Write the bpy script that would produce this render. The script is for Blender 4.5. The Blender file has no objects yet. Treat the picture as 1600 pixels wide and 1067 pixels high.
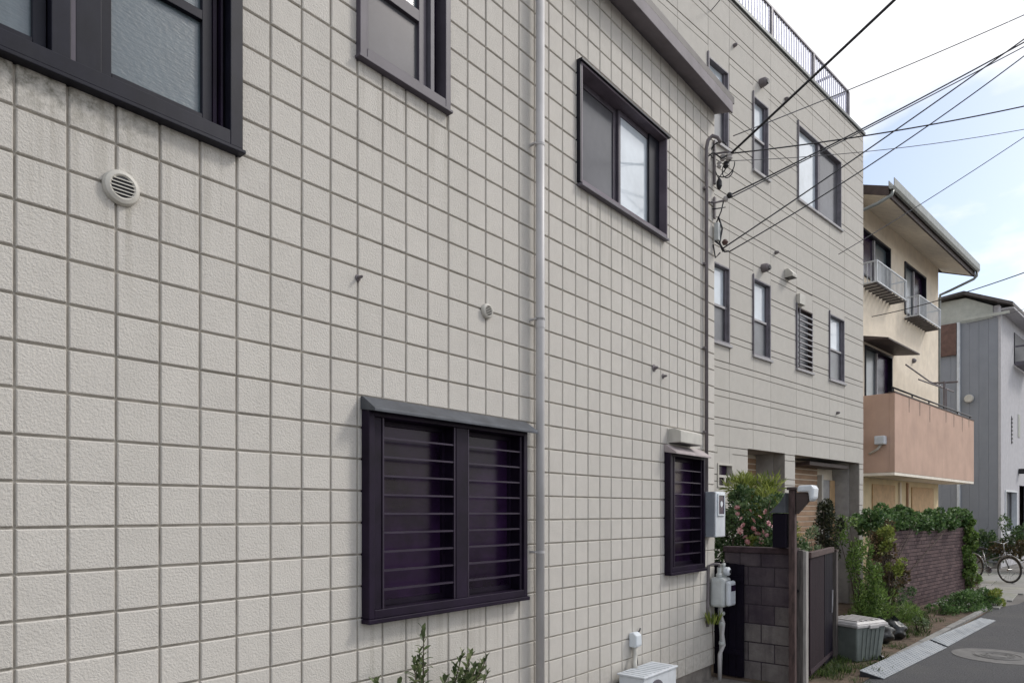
import bpy, bmesh, math, random
from math import sin, cos, pi, radians as R
from mathutils import Vector, Matrix, Euler
random.seed(7)
SC = bpy.context.scene
COL = SC.collection

# ------------------------------------------------------------------ camera
cam_d = bpy.data.cameras.new('camera'); cam = bpy.data.objects.new('camera', cam_d); COL.objects.link(cam)
cam.location = (0, 0, 2.05); cam.rotation_euler = (R(90), 0, R(39.85))
cam_d.sensor_width = 36; cam_d.lens = 24.19; cam_d.shift_y = 0.166
cam_d.clip_start = 0.05; cam_d.clip_end = 600
SC.camera = cam

# ------------------------------------------------------------------ sky, sun, exposure
SUN_DIR = Vector((0.44, 0.60, 0.67)).normalized()
world = bpy.data.worlds.new('World'); SC.world = world; world.use_nodes = True
wt = world.node_tree; wt.nodes.clear()
def wn(t, **k):
    n = wt.nodes.new(t)
    for a, b in k.items(): setattr(n, a, b)
    return n
sky = wn('ShaderNodeTexSky', sky_type='NISHITA', sun_disc=False)
sky.sun_elevation = math.asin(SUN_DIR.z); sky.sun_rotation = math.atan2(SUN_DIR.x, SUN_DIR.y)
sky.dust_density = 2.0
bg_blue = wn('ShaderNodeBackground'); bg_blue.inputs[1].default_value = 0.15
bg_cloud = wn('ShaderNodeBackground'); bg_cloud.inputs[1].default_value = 1.0
mixs = wn('ShaderNodeMixShader'); out = wn('ShaderNodeOutputWorld')
tc = wn('ShaderNodeTexCoord'); sep = wn('ShaderNodeSeparateXYZ'); wt.links.new(tc.outputs['Generated'], sep.inputs[0])
zz = wn('ShaderNodeMath', operation='MAXIMUM'); wt.links.new(sep.outputs[2], zz.inputs[0]); zz.inputs[1].default_value = 0.0
za = wn('ShaderNodeMath', operation='ADD'); wt.links.new(zz.outputs[0], za.inputs[0]); za.inputs[1].default_value = 0.22
dx = wn('ShaderNodeMath', operation='DIVIDE'); wt.links.new(sep.outputs[0], dx.inputs[0]); wt.links.new(za.outputs[0], dx.inputs[1])
dy = wn('ShaderNodeMath', operation='DIVIDE'); wt.links.new(sep.outputs[1], dy.inputs[0]); wt.links.new(za.outputs[0], dy.inputs[1])
cv = wn('ShaderNodeCombineXYZ'); wt.links.new(dx.outputs[0], cv.inputs[0]); wt.links.new(dy.outputs[0], cv.inputs[1]); cv.inputs[2].default_value = 2.6
nz = wn('ShaderNodeTexNoise'); nz.inputs['Scale'].default_value = 1.5; nz.inputs['Detail'].default_value = 7; nz.inputs['Roughness'].default_value = 0.52
wt.links.new(cv.outputs[0], nz.inputs['Vector'])
rp = wn('ShaderNodeValToRGB'); wt.links.new(nz.outputs[0], rp.inputs[0])
rp.color_ramp.elements[0].position = 0.42; rp.color_ramp.elements[0].color = (.10, .10, .10, 1)
rp.color_ramp.elements[1].position = 0.52; rp.color_ramp.elements[1].color = (1, 1, 1, 1)
nz2 = wn('ShaderNodeTexNoise'); nz2.inputs['Scale'].default_value = 2.3; nz2.inputs['Detail'].default_value = 5
wt.links.new(cv.outputs[0], nz2.inputs['Vector'])
rp2 = wn('ShaderNodeValToRGB'); wt.links.new(nz2.outputs[0], rp2.inputs[0])
rp2.color_ramp.elements[0].position = 0.3; rp2.color_ramp.elements[0].color = (.80, .84, .92, 1)
rp2.color_ramp.elements[1].position = 0.55; rp2.color_ramp.elements[1].color = (1.0, 1.0, 1.02, 1)
wt.links.new(rp2.outputs[0], bg_cloud.inputs[0]); wt.links.new(sky.outputs[0], bg_blue.inputs[0])
wt.links.new(rp.outputs[0], mixs.inputs[0]); wt.links.new(bg_blue.outputs[0], mixs.inputs[1]); wt.links.new(bg_cloud.outputs[0], mixs.inputs[2])
wt.links.new(mixs.outputs[0], out.inputs[0])
sun_d = bpy.data.lights.new('sun', 'SUN'); sun = bpy.data.objects.new('sun', sun_d); COL.objects.link(sun)
sun_d.energy = 1.55; sun_d.angle = R(11); sun_d.color = (1.0, .965, .91)
sun.rotation_euler = SUN_DIR.to_track_quat('Z', 'Y').to_euler(); sun.location = (6, 6, 20)
SC.view_settings.view_transform = 'Standard'; SC.view_settings.look = 'None'
SC.view_settings.exposure = 0.30; SC.view_settings.gamma = 1.0; SC.view_settings.use_curve_mapping = False

# ------------------------------------------------------------------ helpers
def tag(o, label=None, cat=None, group=None, kind=None):
    if label: o['label'] = label
    if cat: o['category'] = cat
    if group: o['group'] = group
    if kind: o['kind'] = kind
    return o
def empty(name, loc=(0, 0, 0), deg=0, label=None, cat=None, group=None):
    o = bpy.data.objects.new(name, None); COL.objects.link(o); o.empty_display_size = .2
    o.location = loc; o.rotation_euler = (0, 0, -R(deg)); return tag(o, label, cat, group)
def link(name, me, parent=None, loc=None, rot=None):
    o = bpy.data.objects.new(name, me); COL.objects.link(o)
    if parent: o.parent = parent
    if loc is not None: o.location = loc
    if rot is not None: o.rotation_euler = rot
    return o
def bev(o, w=.004, seg=2):
    m = o.modifiers.new('bevel', 'BEVEL'); m.width = w; m.segments = seg; m.limit_method = 'ANGLE'; m.angle_limit = R(40); m.harden_normals = False
    return o
class MB:
    def __init__(s): s.v = []; s.f = []
    def add(s, vs, fs):
        n = len(s.v); s.v += [tuple(v) for v in vs]; s.f += [tuple(i + n for i in f) for f in fs]; return s
    def box(s, x0, x1, y0, y1, z0, z1):
        x0, x1 = min(x0, x1), max(x0, x1); y0, y1 = min(y0, y1), max(y0, y1); z0, z1 = min(z0, z1), max(z0, z1)
        return s.add([(x0,y0,z0),(x1,y0,z0),(x1,y1,z0),(x0,y1,z0),(x0,y0,z1),(x1,y0,z1),(x1,y1,z1),(x0,y1,z1)],
                     [(0,3,2,1),(4,5,6,7),(0,1,5,4),(1,2,6,5),(2,3,7,6),(3,0,4,7)])
    def hexa(s, p):   # 8 points, bottom ring then top ring
        return s.add(p, [(0,3,2,1),(4,5,6,7),(0,1,5,4),(1,2,6,5),(2,3,7,6),(3,0,4,7)])
    def prism(s, poly, axis, a, b):  # polygon extruded along axis (0 x,1 y,2 z)
        def P(u, v, w):
            return {0: (w, u, v), 1: (u, w, v), 2: (u, v, w)}[axis]
        n = len(poly); vs = [P(u, v, a) for u, v in poly] + [P(u, v, b) for u, v in poly]
        fs = [tuple(range(n))[::-1], tuple(range(n, 2*n))] + [(i, (i+1) % n, n+(i+1) % n, n+i) for i in range(n)]
        return s.add(vs, fs)
    def tube(s, pts, r, n=8, cap=True, r1=None):
        pts = [Vector(p) for p in pts]; m = len(pts); vs = []; prev = None
        for i, p in enumerate(pts):
            t = (pts[min(i+1, m-1)] - pts[max(i-1, 0)]).normalized()
            if prev is None:
                a = Vector((0, 0, 1)) if abs(t.z) < .9 else Vector((1, 0, 0)); u = t.cross(a).normalized()
            else: u = (prev - t * prev.dot(t)).normalized()
            prev = u; w = t.cross(u); rr = r if r1 is None else r + (r1 - r) * i / max(1, m-1)
            for k in range(n):
                a = 2*pi*k/n; vs.append(p + (u*cos(a) + w*sin(a))*rr)
        fs = [(i*n+k, i*n+(k+1) % n, (i+1)*n+(k+1) % n, (i+1)*n+k) for i in range(m-1) for k in range(n)]
        if cap: fs += [tuple(range(n))[::-1], tuple((m-1)*n+k for k in range(n))]
        return s.add(vs, fs)
    def lathe(s, prof, axis, c, n=24):  # prof [(r, h)] along axis
        vs = []
        for r, h in prof:
            for k in range(n):
                a = 2*pi*k/n; u, v = r*cos(a), r*sin(a)
                q = {0: (h, u, v), 1: (u, h, v), 2: (u, v, h)}[axis]
                vs.append((c[0]+q[0], c[1]+q[1], c[2]+q[2]))
        m = len(prof)
        fs = [(i*n+k, i*n+(k+1) % n, (i+1)*n+(k+1) % n, (i+1)*n+k) for i in range(m-1) for k in range(n)]
        fs += [tuple(range(n))[::-1], tuple((m-1)*n+k for k in range(n))]
        return s.add(vs, fs)
    def mesh(s, name, mat=None, smooth=False, fix=True):
        me = bpy.data.meshes.new(name); me.from_pydata(s.v, [], s.f); me.update()
        if fix:
            bm = bmesh.new(); bm.from_mesh(me); bmesh.ops.recalc_face_normals(bm, faces=bm.faces); bm.to_mesh(me); bm.free()
        if mat: me.materials.append(mat)
        if smooth:
            for p in me.polygons: p.use_smooth = True
        return me
    def build(s, name, mat, parent=None, smooth=False, bevel=0, loc=None, rot=None, fix=True):
        o = link(name, s.mesh(name, mat, smooth, fix), parent, loc, rot)
        if bevel: bev(o, bevel)
        return o

def sub_rects(r, holes):
    out = [r]
    for h in holes:
        nxt = []
        for a in out:
            if h[0] >= a[1] or h[1] <= a[0] or h[2] >= a[3] or h[3] <= a[2]: nxt.append(a); continue
            if h[0] > a[0]: nxt.append((a[0], h[0], a[2], a[3]))
            if h[1] < a[1]: nxt.append((h[1], a[1], a[2], a[3]))
            y0, y1 = max(a[0], h[0]), min(a[1], h[1])
            if h[2] > a[2]: nxt.append((y0, y1, a[2], h[2]))
            if h[3] < a[3]: nxt.append((y0, y1, h[3], a[3]))
        out = nxt
    return [a for a in out if a[1]-a[0] > .018 and a[3]-a[2] > .018]

def holed_wall(m, s0, s1, z0, z1, holes, t, o=0):
    """front at offset o, back at o-t; reveals at every opening"""
    ys = sorted({s0, s1} | {min(max(h[i], s0), s1) for h in holes for i in (0, 1)})
    zs = sorted({z0, z1} | {min(max(h[i], z0), z1) for h in holes for i in (2, 3)})
    def solid(i, j):
        if i < 0 or j < 0 or i >= len(ys)-1 or j >= len(zs)-1: return False
        cy, cz = (ys[i]+ys[i+1])/2, (zs[j]+zs[j+1])/2
        return not any(h[0] < cy < h[1] and h[2] < cz < h[3] for h in holes)
    for i in range(len(ys)-1):
        for j in range(len(zs)-1):
            if not solid(i, j): continue
            a, b, c, d = ys[i], ys[i+1], zs[j], zs[j+1]
            m.add([(o,a,c),(o,b,c),(o,b,d),(o,a,d)], [(0,1,2,3)]); m.add([(o-t,a,c),(o-t,b,c),(o-t,b,d),(o-t,a,d)], [(3,2,1,0)])
            if not solid(i-1, j): m.add([(o,a,c),(o,a,d),(o-t,a,d),(o-t,a,c)], [(0,1,2,3)])
            if not solid(i+1, j): m.add([(o,b,c),(o-t,b,c),(o-t,b,d),(o,b,d)], [(0,1,2,3)])
            if not solid(i, j-1): m.add([(o,a,c),(o-t,a,c),(o-t,b,c),(o,b,c)], [(0,1,2,3)])
            if not solid(i, j+1): m.add([(o,a,d),(o,b,d),(o-t,b,d),(o-t,a,d)], [(0,1,2,3)])
    return m

# ------------------------------------------------------------------ materials
def mat(name, col, rough=.7, var=.12, vs=6.0, bump=0.0, bs=60.0, spec=.4, metal=0.0, island=0.0, col2=None, streak=0.0, dirt=None, dirt_amt=0.0, dirt_s=1.2, stretch=(1, 1, 1), coat=0.0, bdist=.01):
    m = bpy.data.materials.new(name); m.use_nodes = True; t = m.node_tree; N = t.nodes; L = t.links
    p = N['Principled BSDF']; p.inputs['Roughness'].default_value = rough; p.inputs['Metallic'].default_value = metal
    p.inputs['Specular IOR Level'].default_value = spec
    if coat: p.inputs['Coat Weight'].default_value = coat; p.inputs['Coat Roughness'].default_value = .08
    tc = N.new('ShaderNodeTexCoord'); oi = N.new('ShaderNodeObjectInfo'); ge = N.new('ShaderNodeNewGeometry')
    ad = N.new('ShaderNodeMath'); ad.operation = 'ADD'; L.new(oi.outputs['Random'], ad.inputs[0]); L.new(ge.outputs['Random Per Island'], ad.inputs[1])
    fr = N.new('ShaderNodeMath'); fr.operation = 'FRACT'; L.new(ad.outputs[0], fr.inputs[0])
    off = N.new('ShaderNodeVectorMath'); off.operation = 'SCALE'; off.inputs[0].default_value = (37, 23, 51); L.new(fr.outputs[0], off.inputs['Scale'])
    ve = N.new('ShaderNodeVectorMath'); ve.operation = 'ADD'; L.new(ge.outputs['Position'], ve.inputs[0])
    if island: L.new(off.outputs[0], ve.inputs[1])
    mp = N.new('ShaderNodeMapping'); mp.inputs['Scale'].default_value = stretch; L.new(ve.outputs[0], mp.inputs[0])
    n1 = N.new('ShaderNodeTexNoise'); n1.inputs['Scale'].default_value = vs; n1.inputs['Detail'].default_value = 6; n1.inputs['Roughness'].default_value = .6
    L.new(mp.outputs[0], n1.inputs['Vector'])
    mx = N.new('ShaderNodeMix'); mx.data_type = 'RGBA'; c = Vector(col[:3])
    c2 = Vector(col2[:3]) if col2 else c * (1 + var*1.6)
    mx.inputs[6].default_value = (*(c*(1-var*1.6)), 1) if not col2 else (*c, 1); mx.inputs[7].default_value = (*c2, 1)
    st = N.new('ShaderNodeMapRange'); st.inputs[1].default_value = .3; st.inputs[2].default_value = .7; L.new(n1.outputs[0], st.inputs[0])
    fac = st.outputs[0]
    if island:
        mi = N.new('ShaderNodeMix'); mi.data_type = 'FLOAT'; mi.inputs[0].default_value = island
        L.new(fac, mi.inputs[2]); L.new(fr.outputs[0], mi.inputs[3]); fac = mi.outputs[0]
    L.new(fac, mx.inputs[0]); colo = mx.outputs[2]
    if streak or dirt:
        mp2 = N.new('ShaderNodeMapping'); mp2.inputs['Scale'].default_value = (dirt_s*4, dirt_s*4, dirt_s*.5) if streak else (dirt_s,)*3
        L.new(ge.outputs['Position'], mp2.inputs[0])
        n2 = N.new('ShaderNodeTexNoise'); n2.inputs['Scale'].default_value = 1.0; n2.inputs['Detail'].default_value = 7; n2.inputs['Roughness'].default_value = .65; L.new(mp2.outputs[0], n2.inputs['Vector'])
        r2 = N.new('ShaderNodeMapRange'); r2.inputs[1].default_value = .48; r2.inputs[2].default_value = .75; L.new(n2.outputs[0], r2.inputs[0])
        r2.inputs[4].default_value = dirt_amt or streak
        m2 = N.new('ShaderNodeMix'); m2.data_type = 'RGBA'; L.new(r2.outputs[0], m2.inputs[0]); L.new(colo, m2.inputs[6])
        m2.inputs[7].default_value = (*(dirt or tuple(c*.45)), 1); colo = m2.outputs[2]
    L.new(colo, p.inputs['Base Color'])
    if bump:
        n3 = N.new('ShaderNodeTexNoise'); n3.inputs['Scale'].default_value = bs; n3.inputs['Detail'].default_value = 4; n3.inputs['Roughness'].default_value = .6
        L.new(mp.outputs[0], n3.inputs['Vector'])
        b = N.new('ShaderNodeBump'); b.inputs['Strength'].default_value = bump; b.inputs['Distance'].default_value = bdist
        L.new(n3.outputs[0], b.inputs['Height']); L.new(b.outputs[0], p.inputs['Normal'])
    return m
def glass(name, col, rough=.05, spec=.5, wave=0.0, ws=60, base_r=1.0, var=.25):
    m = mat(name, col, rough=rough, var=var, vs=1.6, spec=spec)
    t = m.node_tree; N = t.nodes; L = t.links; p = N['Principled BSDF']
    p.inputs['Coat Weight'].default_value = base_r; p.inputs['Coat Roughness'].default_value = rough; p.inputs['Coat IOR'].default_value = 1.55
    if wave:
        n3 = N.new('ShaderNodeTexNoise'); n3.inputs['Scale'].default_value = ws; n3.inputs['Detail'].default_value = 2
        ge = N.new('ShaderNodeNewGeometry'); mp = N.new('ShaderNodeMapping'); mp.inputs['Scale'].default_value = (1, 1, 2.6); L.new(ge.outputs['Position'], mp.inputs[0]); L.new(mp.outputs[0], n3.inputs['Vector'])
        b = N.new('ShaderNodeBump'); b.inputs['Strength'].default_value = wave; b.inputs['Distance'].default_value = .01
        L.new(n3.outputs[0], b.inputs['Height']); L.new(b.outputs[0], p.inputs['Normal']); L.new(b.outputs[0], p.inputs['Coat Normal'])
    return m
def leafmat(name, c1, c2, c3=None):
    m = bpy.data.materials.new(name); m.use_nodes = True; t = m.node_tree; N = t.nodes; L = t.links
    p = N['Principled BSDF']; p.inputs['Roughness'].default_value = .45; p.inputs['Specular IOR Level'].default_value = .35
    ge = N.new('ShaderNodeNewGeometry'); cr = N.new('ShaderNodeValToRGB'); L.new(ge.outputs['Random Per Island'], cr.inputs[0])
    cr.color_ramp.elements[0].color = (*c1, 1); cr.color_ramp.elements[1].color = (*c2, 1)
    if c3: e = cr.color_ramp.elements.new(.93); e.color = (*c2, 1); cr.color_ramp.elements[-1].color = (*c3, 1)
    L.new(cr.outputs[0], p.inputs['Base Color'])
    tr = N.new('ShaderNodeBsdfTranslucent'); L.new(cr.outputs[0], tr.inputs[0]); mx = N.new('ShaderNodeMixShader'); mx.inputs[0].default_value = .3
    L.new(p.outputs[0], mx.inputs[1]); L.new(tr.outputs[0], mx.inputs[2]); L.new(mx.outputs[0], N['Material Output'].inputs[0])
    return m

M = {}
M['tile'] = mat('tile_stucco', (.562, .533, .487), rough=.85, var=.04, vs=9, bump=.55, bs=95, island=.45, streak=.16, dirt=(.40, .38, .33), dirt_s=.9, bdist=.012)
def moss(m):
    t = m.node_tree; N = t.nodes; L = t.links; p = N['Principled BSDF']; src = p.inputs['Base Color'].links[0].from_socket
    ge = N.new('ShaderNodeNewGeometry'); sp = N.new('ShaderNodeSeparateXYZ'); L.new(ge.outputs['Position'], sp.inputs[0])
    def mr(sock, a, b, c, d):
        n = N.new('ShaderNodeMapRange'); n.inputs[1].default_value = a; n.inputs[2].default_value = b; n.inputs[3].default_value = c; n.inputs[4].default_value = d; L.new(sock, n.inputs[0]); return n.outputs[0]
    def mul(a, b):
        n = N.new('ShaderNodeMath'); n.operation = 'MULTIPLY'; L.new(a, n.inputs[0]); L.new(b, n.inputs[1]); return n.outputs[0]
    nz_ = N.new('ShaderNodeTexNoise'); nz_.inputs['Scale'].default_value = 22; nz_.inputs['Detail'].default_value = 8; nz_.inputs['Roughness'].default_value = .7; L.new(ge.outputs['Position'], nz_.inputs['Vector'])
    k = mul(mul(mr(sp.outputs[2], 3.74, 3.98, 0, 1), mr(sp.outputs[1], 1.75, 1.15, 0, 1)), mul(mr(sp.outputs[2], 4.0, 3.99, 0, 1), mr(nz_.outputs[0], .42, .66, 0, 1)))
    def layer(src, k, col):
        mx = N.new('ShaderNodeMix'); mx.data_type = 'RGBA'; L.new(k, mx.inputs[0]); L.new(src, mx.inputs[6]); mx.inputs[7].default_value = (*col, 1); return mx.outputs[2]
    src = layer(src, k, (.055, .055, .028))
    mp3 = N.new('ShaderNodeMapping'); mp3.inputs['Scale'].default_value = (1, 26, .9); L.new(ge.outputs['Position'], mp3.inputs[0])
    n4 = N.new('ShaderNodeTexNoise'); n4.inputs['Scale'].default_value = 1.0; n4.inputs['Detail'].default_value = 5; L.new(mp3.outputs[0], n4.inputs['Vector'])
    st = mr(n4.outputs[0], .50, .72, 0, .55)
    for y0, y1, zt, ln in ((-.3, 1.92, 3.98, .9), (2.66, 3.50, 4.90, .8), (5.1, 6.8, 4.98, .9), (2.7, 4.35, 1.36, .8), (6.75, 7.7, 1.38, .7), (1.24, 1.39, 3.50, .6), (3.85, 3.95, 3.52, .5)):
        kk = mul(mul(mr(sp.outputs[2], zt-ln, zt, 0, 1), mr(sp.outputs[2], zt+.01, zt, 0, 1)), mul(mul(mr(sp.outputs[1], y0, y0+.03, 0, 1), mr(sp.outputs[1], y1, y1-.03, 0, 1)), st))
        src = layer(src, kk, (.30, .275, .225))
    gr = mul(mr(sp.outputs[2], .75, .15, 0, .6), mr(nz_.outputs[0], .35, .65, 0, 1))
    src = layer(src, gr, (.28, .25, .20)); L.new(src, p.inputs['Base Color'])
moss(M['tile'])
M['joint'] = mat('tile_joint', (.36, .33, .285), rough=.95, var=.2, vs=8, bump=.4, bs=120)
M['concrete_base'] = mat('concrete_base', (.20, .18, .16), rough=.95, var=.25, vs=5, bump=.5, bs=50)
M['bronze'] = mat('bronze_frame', (.010, .010, .018), rough=.45, var=.25, vs=5, spec=.22, streak=.25, dirt=(.04, .04, .045), dirt_s=2)
M['bronze_grey'] = mat('bronze_grey', (.085, .074, .092), rough=.5, var=.15, vs=4, spec=.3)
M['mauve_frame'] = mat('mauve_frame', (.15, .125, .15), rough=.6, var=.15, vs=4, spec=.3)
M['purple_frame'] = mat('dark_frame', (.012, .0065, .018), rough=.5, var=.3, vs=4, spec=.2)
M['hood'] = mat('hood_metal', (.075, .082, .095), rough=.5, var=.2, vs=6, spec=.5, metal=.3)
M['bar'] = mat('grille_bar', (.036, .026, .045), rough=.45, var=.15, spec=.5, metal=.4)
M['alu'] = mat('aluminium', (.36, .35, .36), rough=.5, var=.1, spec=.3)
M['alu_mid'] = mat('aluminium_mid', (.20, .19, .21), rough=.55, var=.15, spec=.3)
M['alu_dark'] = mat('aluminium_dark', (.13, .12, .14), rough=.55, var=.15, spec=.3)
M['glass_obs'] = glass('glass_obscured', (.060, .085, .098), rough=.30, wave=.16, ws=34, base_r=.9)
M['glass_grey'] = glass('glass_grey', (.105, .105, .115), rough=.15, var=.15, base_r=.25, spec=.3)
M['glass_screen'] = glass('glass_screen', (.13, .135, .145), rough=.3, base_r=.35)
M['glass_sky'] = glass('glass_painted_sky', (.60, .66, .71), rough=.04, var=.12)  # pale base colour stands in for sky reflected in the panes
M['glass_dark'] = glass('glass_dark', (.020, .008, .030), rough=.22, base_r=.10, var=.6, spec=.2, wave=.05, ws=9)
M['pvc'] = mat('pvc_pipe', (.50, .485, .48), rough=.45, var=.08, vs=3, spec=.4, streak=.2, dirt=(.28, .26, .26))
M['pvc_dark'] = mat('conduit', (.17, .15, .155), rough=.6, var=.15)
M['cap'] = mat('vent_plastic', (.52, .50, .45), rough=.5, var=.08, streak=.25, dirt=(.3, .27, .22), dirt_s=3)
M['black'] = mat('black_plastic', (.015, .015, .018), rough=.45, var=.2)
M['cable'] = mat('cable_black', (.02, .02, .024), rough=.5, var=.1)
M['cable_grey'] = mat('cable_grey', (.12, .12, .13), rough=.6, var=.1)
M['eave'] = mat('eave_board', (.19, .17, .185), rough=.7, var=.12, vs=3, streak=.2)
M['eave_pale'] = mat('pale_hood', (.38, .33, .33), rough=.6)
M['b2'] = mat('grey_siding', (.495, .472, .430), rough=.85, var=.04, vs=8, bump=.35, bs=70, island=.4, streak=.16, dirt=(.36, .34, .29), dirt_s=.7)
M['b2_gap'] = mat('siding_groove', (.27, .25, .225), rough=.95)
M['b2_cap'] = mat('parapet_cap', (.10, .11, .11), rough=.5, metal=.3)
M['rail'] = mat('railing_metal', (.17, .16, .18), rough=.5, metal=.3)
M['baluster'] = mat('baluster_metal', (.55, .55, .66), rough=.4, metal=.3)
M['brown_slat'] = mat('brown_slats', (.38, .24, .15), rough=.7, var=.25, vs=3, island=.4)
M['grey_inner'] = mat('grey_render', (.36, .345, .33), rough=.9, var=.1)
M['cream'] = mat('cream_render', (.76, .67, .54), rough=.9, var=.06, vs=3, bump=.2, bs=60, streak=.2, dirt=(.48, .38, .27), dirt_s=.6)
M['soffit'] = mat('soffit_board', (.78, .72, .62), rough=.8, var=.06)
M['yellow'] = mat('yellow_render', (.68, .55, .34), rough=.9, var=.06, vs=3, bump=.2, bs=60)
M['tan_door'] = mat('tan_door', (.52, .34, .18), rough=.7, var=.1)
M['salmon'] = mat('salmon_render', (.52, .355, .275), rough=.9, var=.07, vs=1.6, bump=.3, bs=50, streak=.38, dirt=(.42, .30, .24), dirt_s=1.1)
M['stain'] = mat('rain_stain', (.20, .15, .12), rough=.95, var=.3, vs=14)
M['roof'] = mat('roof_tiles', (.075, .065, .062), rough=.6, var=.2)
M['gutter'] = mat('gutter_green_grey', (.25, .265, .25), rough=.45, var=.12, metal=.2)
M['brown_dark'] = mat('dark_brown_trim', (.060, .042, .038), rough=.6, var=.2)
M['h4_side'] = mat('grey_blue_siding', (.25, .265, .295), rough=.7, var=.07, vs=2, island=.5, streak=.25, dirt=(.20, .22, .24), dirt_s=.6)
M['h4_front'] = mat('pale_grey_render', (.47, .463, .48), rough=.85, var=.05, bump=.2, bs=60, streak=.15)
M['shutter_brown'] = mat('shutter_brown', (.13, .075, .06), rough=.7, var=.15)
M['h4_top'] = mat('pale_green_grey_render', (.40, .41, .37), rough=.85, var=.07)
M['brick'] = mat('dark_brick', (.058, .035, .039), rough=.8, var=.2, vs=20, bump=.5, bs=140, island=.8, col2=(.125, .080, .080), spec=.3)
M['mortar'] = mat('brick_mortar', (.008, .006, .008), rough=.95)
M['block'] = mat('old_concrete_block', (.040, .028, .040), rough=.95, var=.3, vs=4, bump=1.0, bs=35, island=.25, col2=(.105, .085, .090), streak=.8, dirt=(.024, .015, .026), dirt_s=1.1)
M['block_pale'] = mat('concrete_block_pale', (.085, .070, .072), rough=.95, var=.3, vs=6, bump=1.0, bs=35, island=.4, col2=(.20, .180, .168), streak=.75, dirt=(.05, .04, .045), dirt_s=1.3)
M['block_joint'] = mat('block_joint', (.035, .026, .033), rough=.95, var=.3, vs=6)
M['block_cap'] = mat('block_capping', (.045, .028, .033), rough=.9, var=.3, vs=9, bump=.6, bs=50)
M['gate_black'] = mat('black_purple_gate', (.0045, .0025, .009), rough=.6, var=.2, spec=.15)
M['gate_wood'] = mat('dark_brown_boards', (.022, .010, .016), rough=.8, var=.3, vs=5, stretch=(8, 8, .6), island=.5)
M['rust'] = mat('rust_brown_post', (.075, .048, .045), rough=.75, var=.3, vs=10, bump=.3, stretch=(3, 3, .7))
M['old_wood'] = mat('weathered_wood', (.105, .092, .085), rough=.9, var=.3, vs=8, bump=.6, bs=40, stretch=(6, 6, .5))
M['old_wood_pale'] = mat('weathered_wood_pale', (.33, .31, .29), rough=.9, var=.2, vs=8, bump=.5, bs=40, stretch=(6, 6, .5))
M['white_plastic'] = mat('white_plastic', (.66, .70, .73), rough=.35, var=.05)
M['white_metal'] = mat('white_painted_metal', (.60, .63, .66), rough=.45, var=.07, streak=.3, dirt=(.36, .37, .37), dirt_s=3)
M['meter_shade'] = mat('meter_box_shade', (.27, .29, .32), rough=.5, var=.06)  # grey colour stands in for shade on the sides of the meter box
M['gasmeter'] = mat('gas_meter_paint', (.50, .52, .51), rough=.5, var=.12, bump=.1)
M['asphalt'] = mat('asphalt', (.086, .085, .089), rough=.9, var=.32, vs=55, bump=1.0, bs=110, dirt=(.13, .125, .115), dirt_amt=.6, dirt_s=.8, streak=0, bdist=.02)
M['manhole'] = mat('round_concrete_patch', (.155, .150, .145), rough=.9, var=.15, vs=6, bump=.5, bs=120)
M['soil'] = mat('bare_soil', (.115, .080, .058), rough=.98, var=.3, vs=4, bump=1.0, bs=40, dirt=(.075, .085, .045), dirt_amt=.7, dirt_s=2.2)
M['paving'] = mat('pale_paving', (.27, .265, .25), rough=.9, var=.12, vs=2, bump=.5, bs=60, dirt=(.20, .21, .13), dirt_amt=.6, dirt_s=.9, island=.2)
M['ground'] = mat('ground_far', (.16, .15, .14), rough=.95, var=.2, vs=.4, bump=.3)
M['kerb'] = mat('kerb_concrete', (.24, .235, .225), rough=.9, var=.15, vs=5, bump=.5, bs=70)
M['steel'] = mat('ramp_steel', (.26, .28, .30), rough=.5, var=.18, vs=5, metal=.3, bump=.2, dirt=(.16, .13, .10), dirt_amt=.4, dirt_s=5)
M['bin_lid'] = mat('bin_lid_plastic', (.46, .44, .43), rough=.5, var=.08, dirt=(.25, .24, .2), dirt_amt=.4, dirt_s=9)
M['bin_body'] = mat('bin_body_plastic', (.150, .170, .158), rough=.45, var=.12, streak=.25)
M['bag'] = mat('dark_plastic_bag', (.008, .010, .010), rough=.4, var=.3, vs=9, bump=.6, bs=14, spec=.6)
M['petal'] = mat('pink_petals', (.42, .13, .15), rough=.6, var=.3, island=.9, col2=(.72, .48, .47))
M['leaf_dark'] = leafmat('leaf_dark', (.022, .055, .022), (.13, .20, .08), (.22, .27, .17))
M['leaf_mid'] = leafmat('leaf_mid', (.045, .090, .022), (.22, .33, .08), (.32, .37, .19))
M['leaf_lime'] = leafmat('leaf_lime', (.09, .13, .025), (.33, .38, .09), (.50, .48, .22))
M['leaf_ivy'] = leafmat('leaf_ivy', (.028, .070, .022), (.155, .26, .085), (.36, .44, .27))
M['leaf_brown'] = leafmat('leaf_brown', (.03, .03, .016), (.14, .10, .045), (.22, .14, .07))
M['leaf_topiary'] = leafmat('leaf_topiary', (.012, .018, .012), (.07, .075, .035), (.16, .15, .08))
M['leaf_weed'] = leafmat('leaf_weed', (.025, .045, .015), (.10, .15, .045), (.20, .20, .09))
M['leaf_grey'] = leafmat('leaf_grey', (.07, .11, .055), (.25, .31, .17), (.42, .45, .30))
M['leaf_front'] = leafmat('leaf_front', (.045, .07, .03), (.20, .25, .11), (.42, .44, .26))
M['bark'] = mat('bark', (.07, .052, .04), rough=.95, var=.3, vs=20, bump=.5, bs=60)
M['tyre'] = mat('tyre_rubber', (.03, .03, .03), rough=.8)
M['chrome'] = mat('bike_silver', (.22, .22, .22), rough=.3, metal=.7)
M['bike_paint'] = mat('bike_paint', (.10, .05, .12), rough=.35)
M['pole'] = mat('utility_pole_concrete', (.30, .29, .28), rough=.9, var=.1, bump=.3)
M['ceramic'] = mat('insulator_ceramic', (.5, .47, .45), rough=.3)
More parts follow.
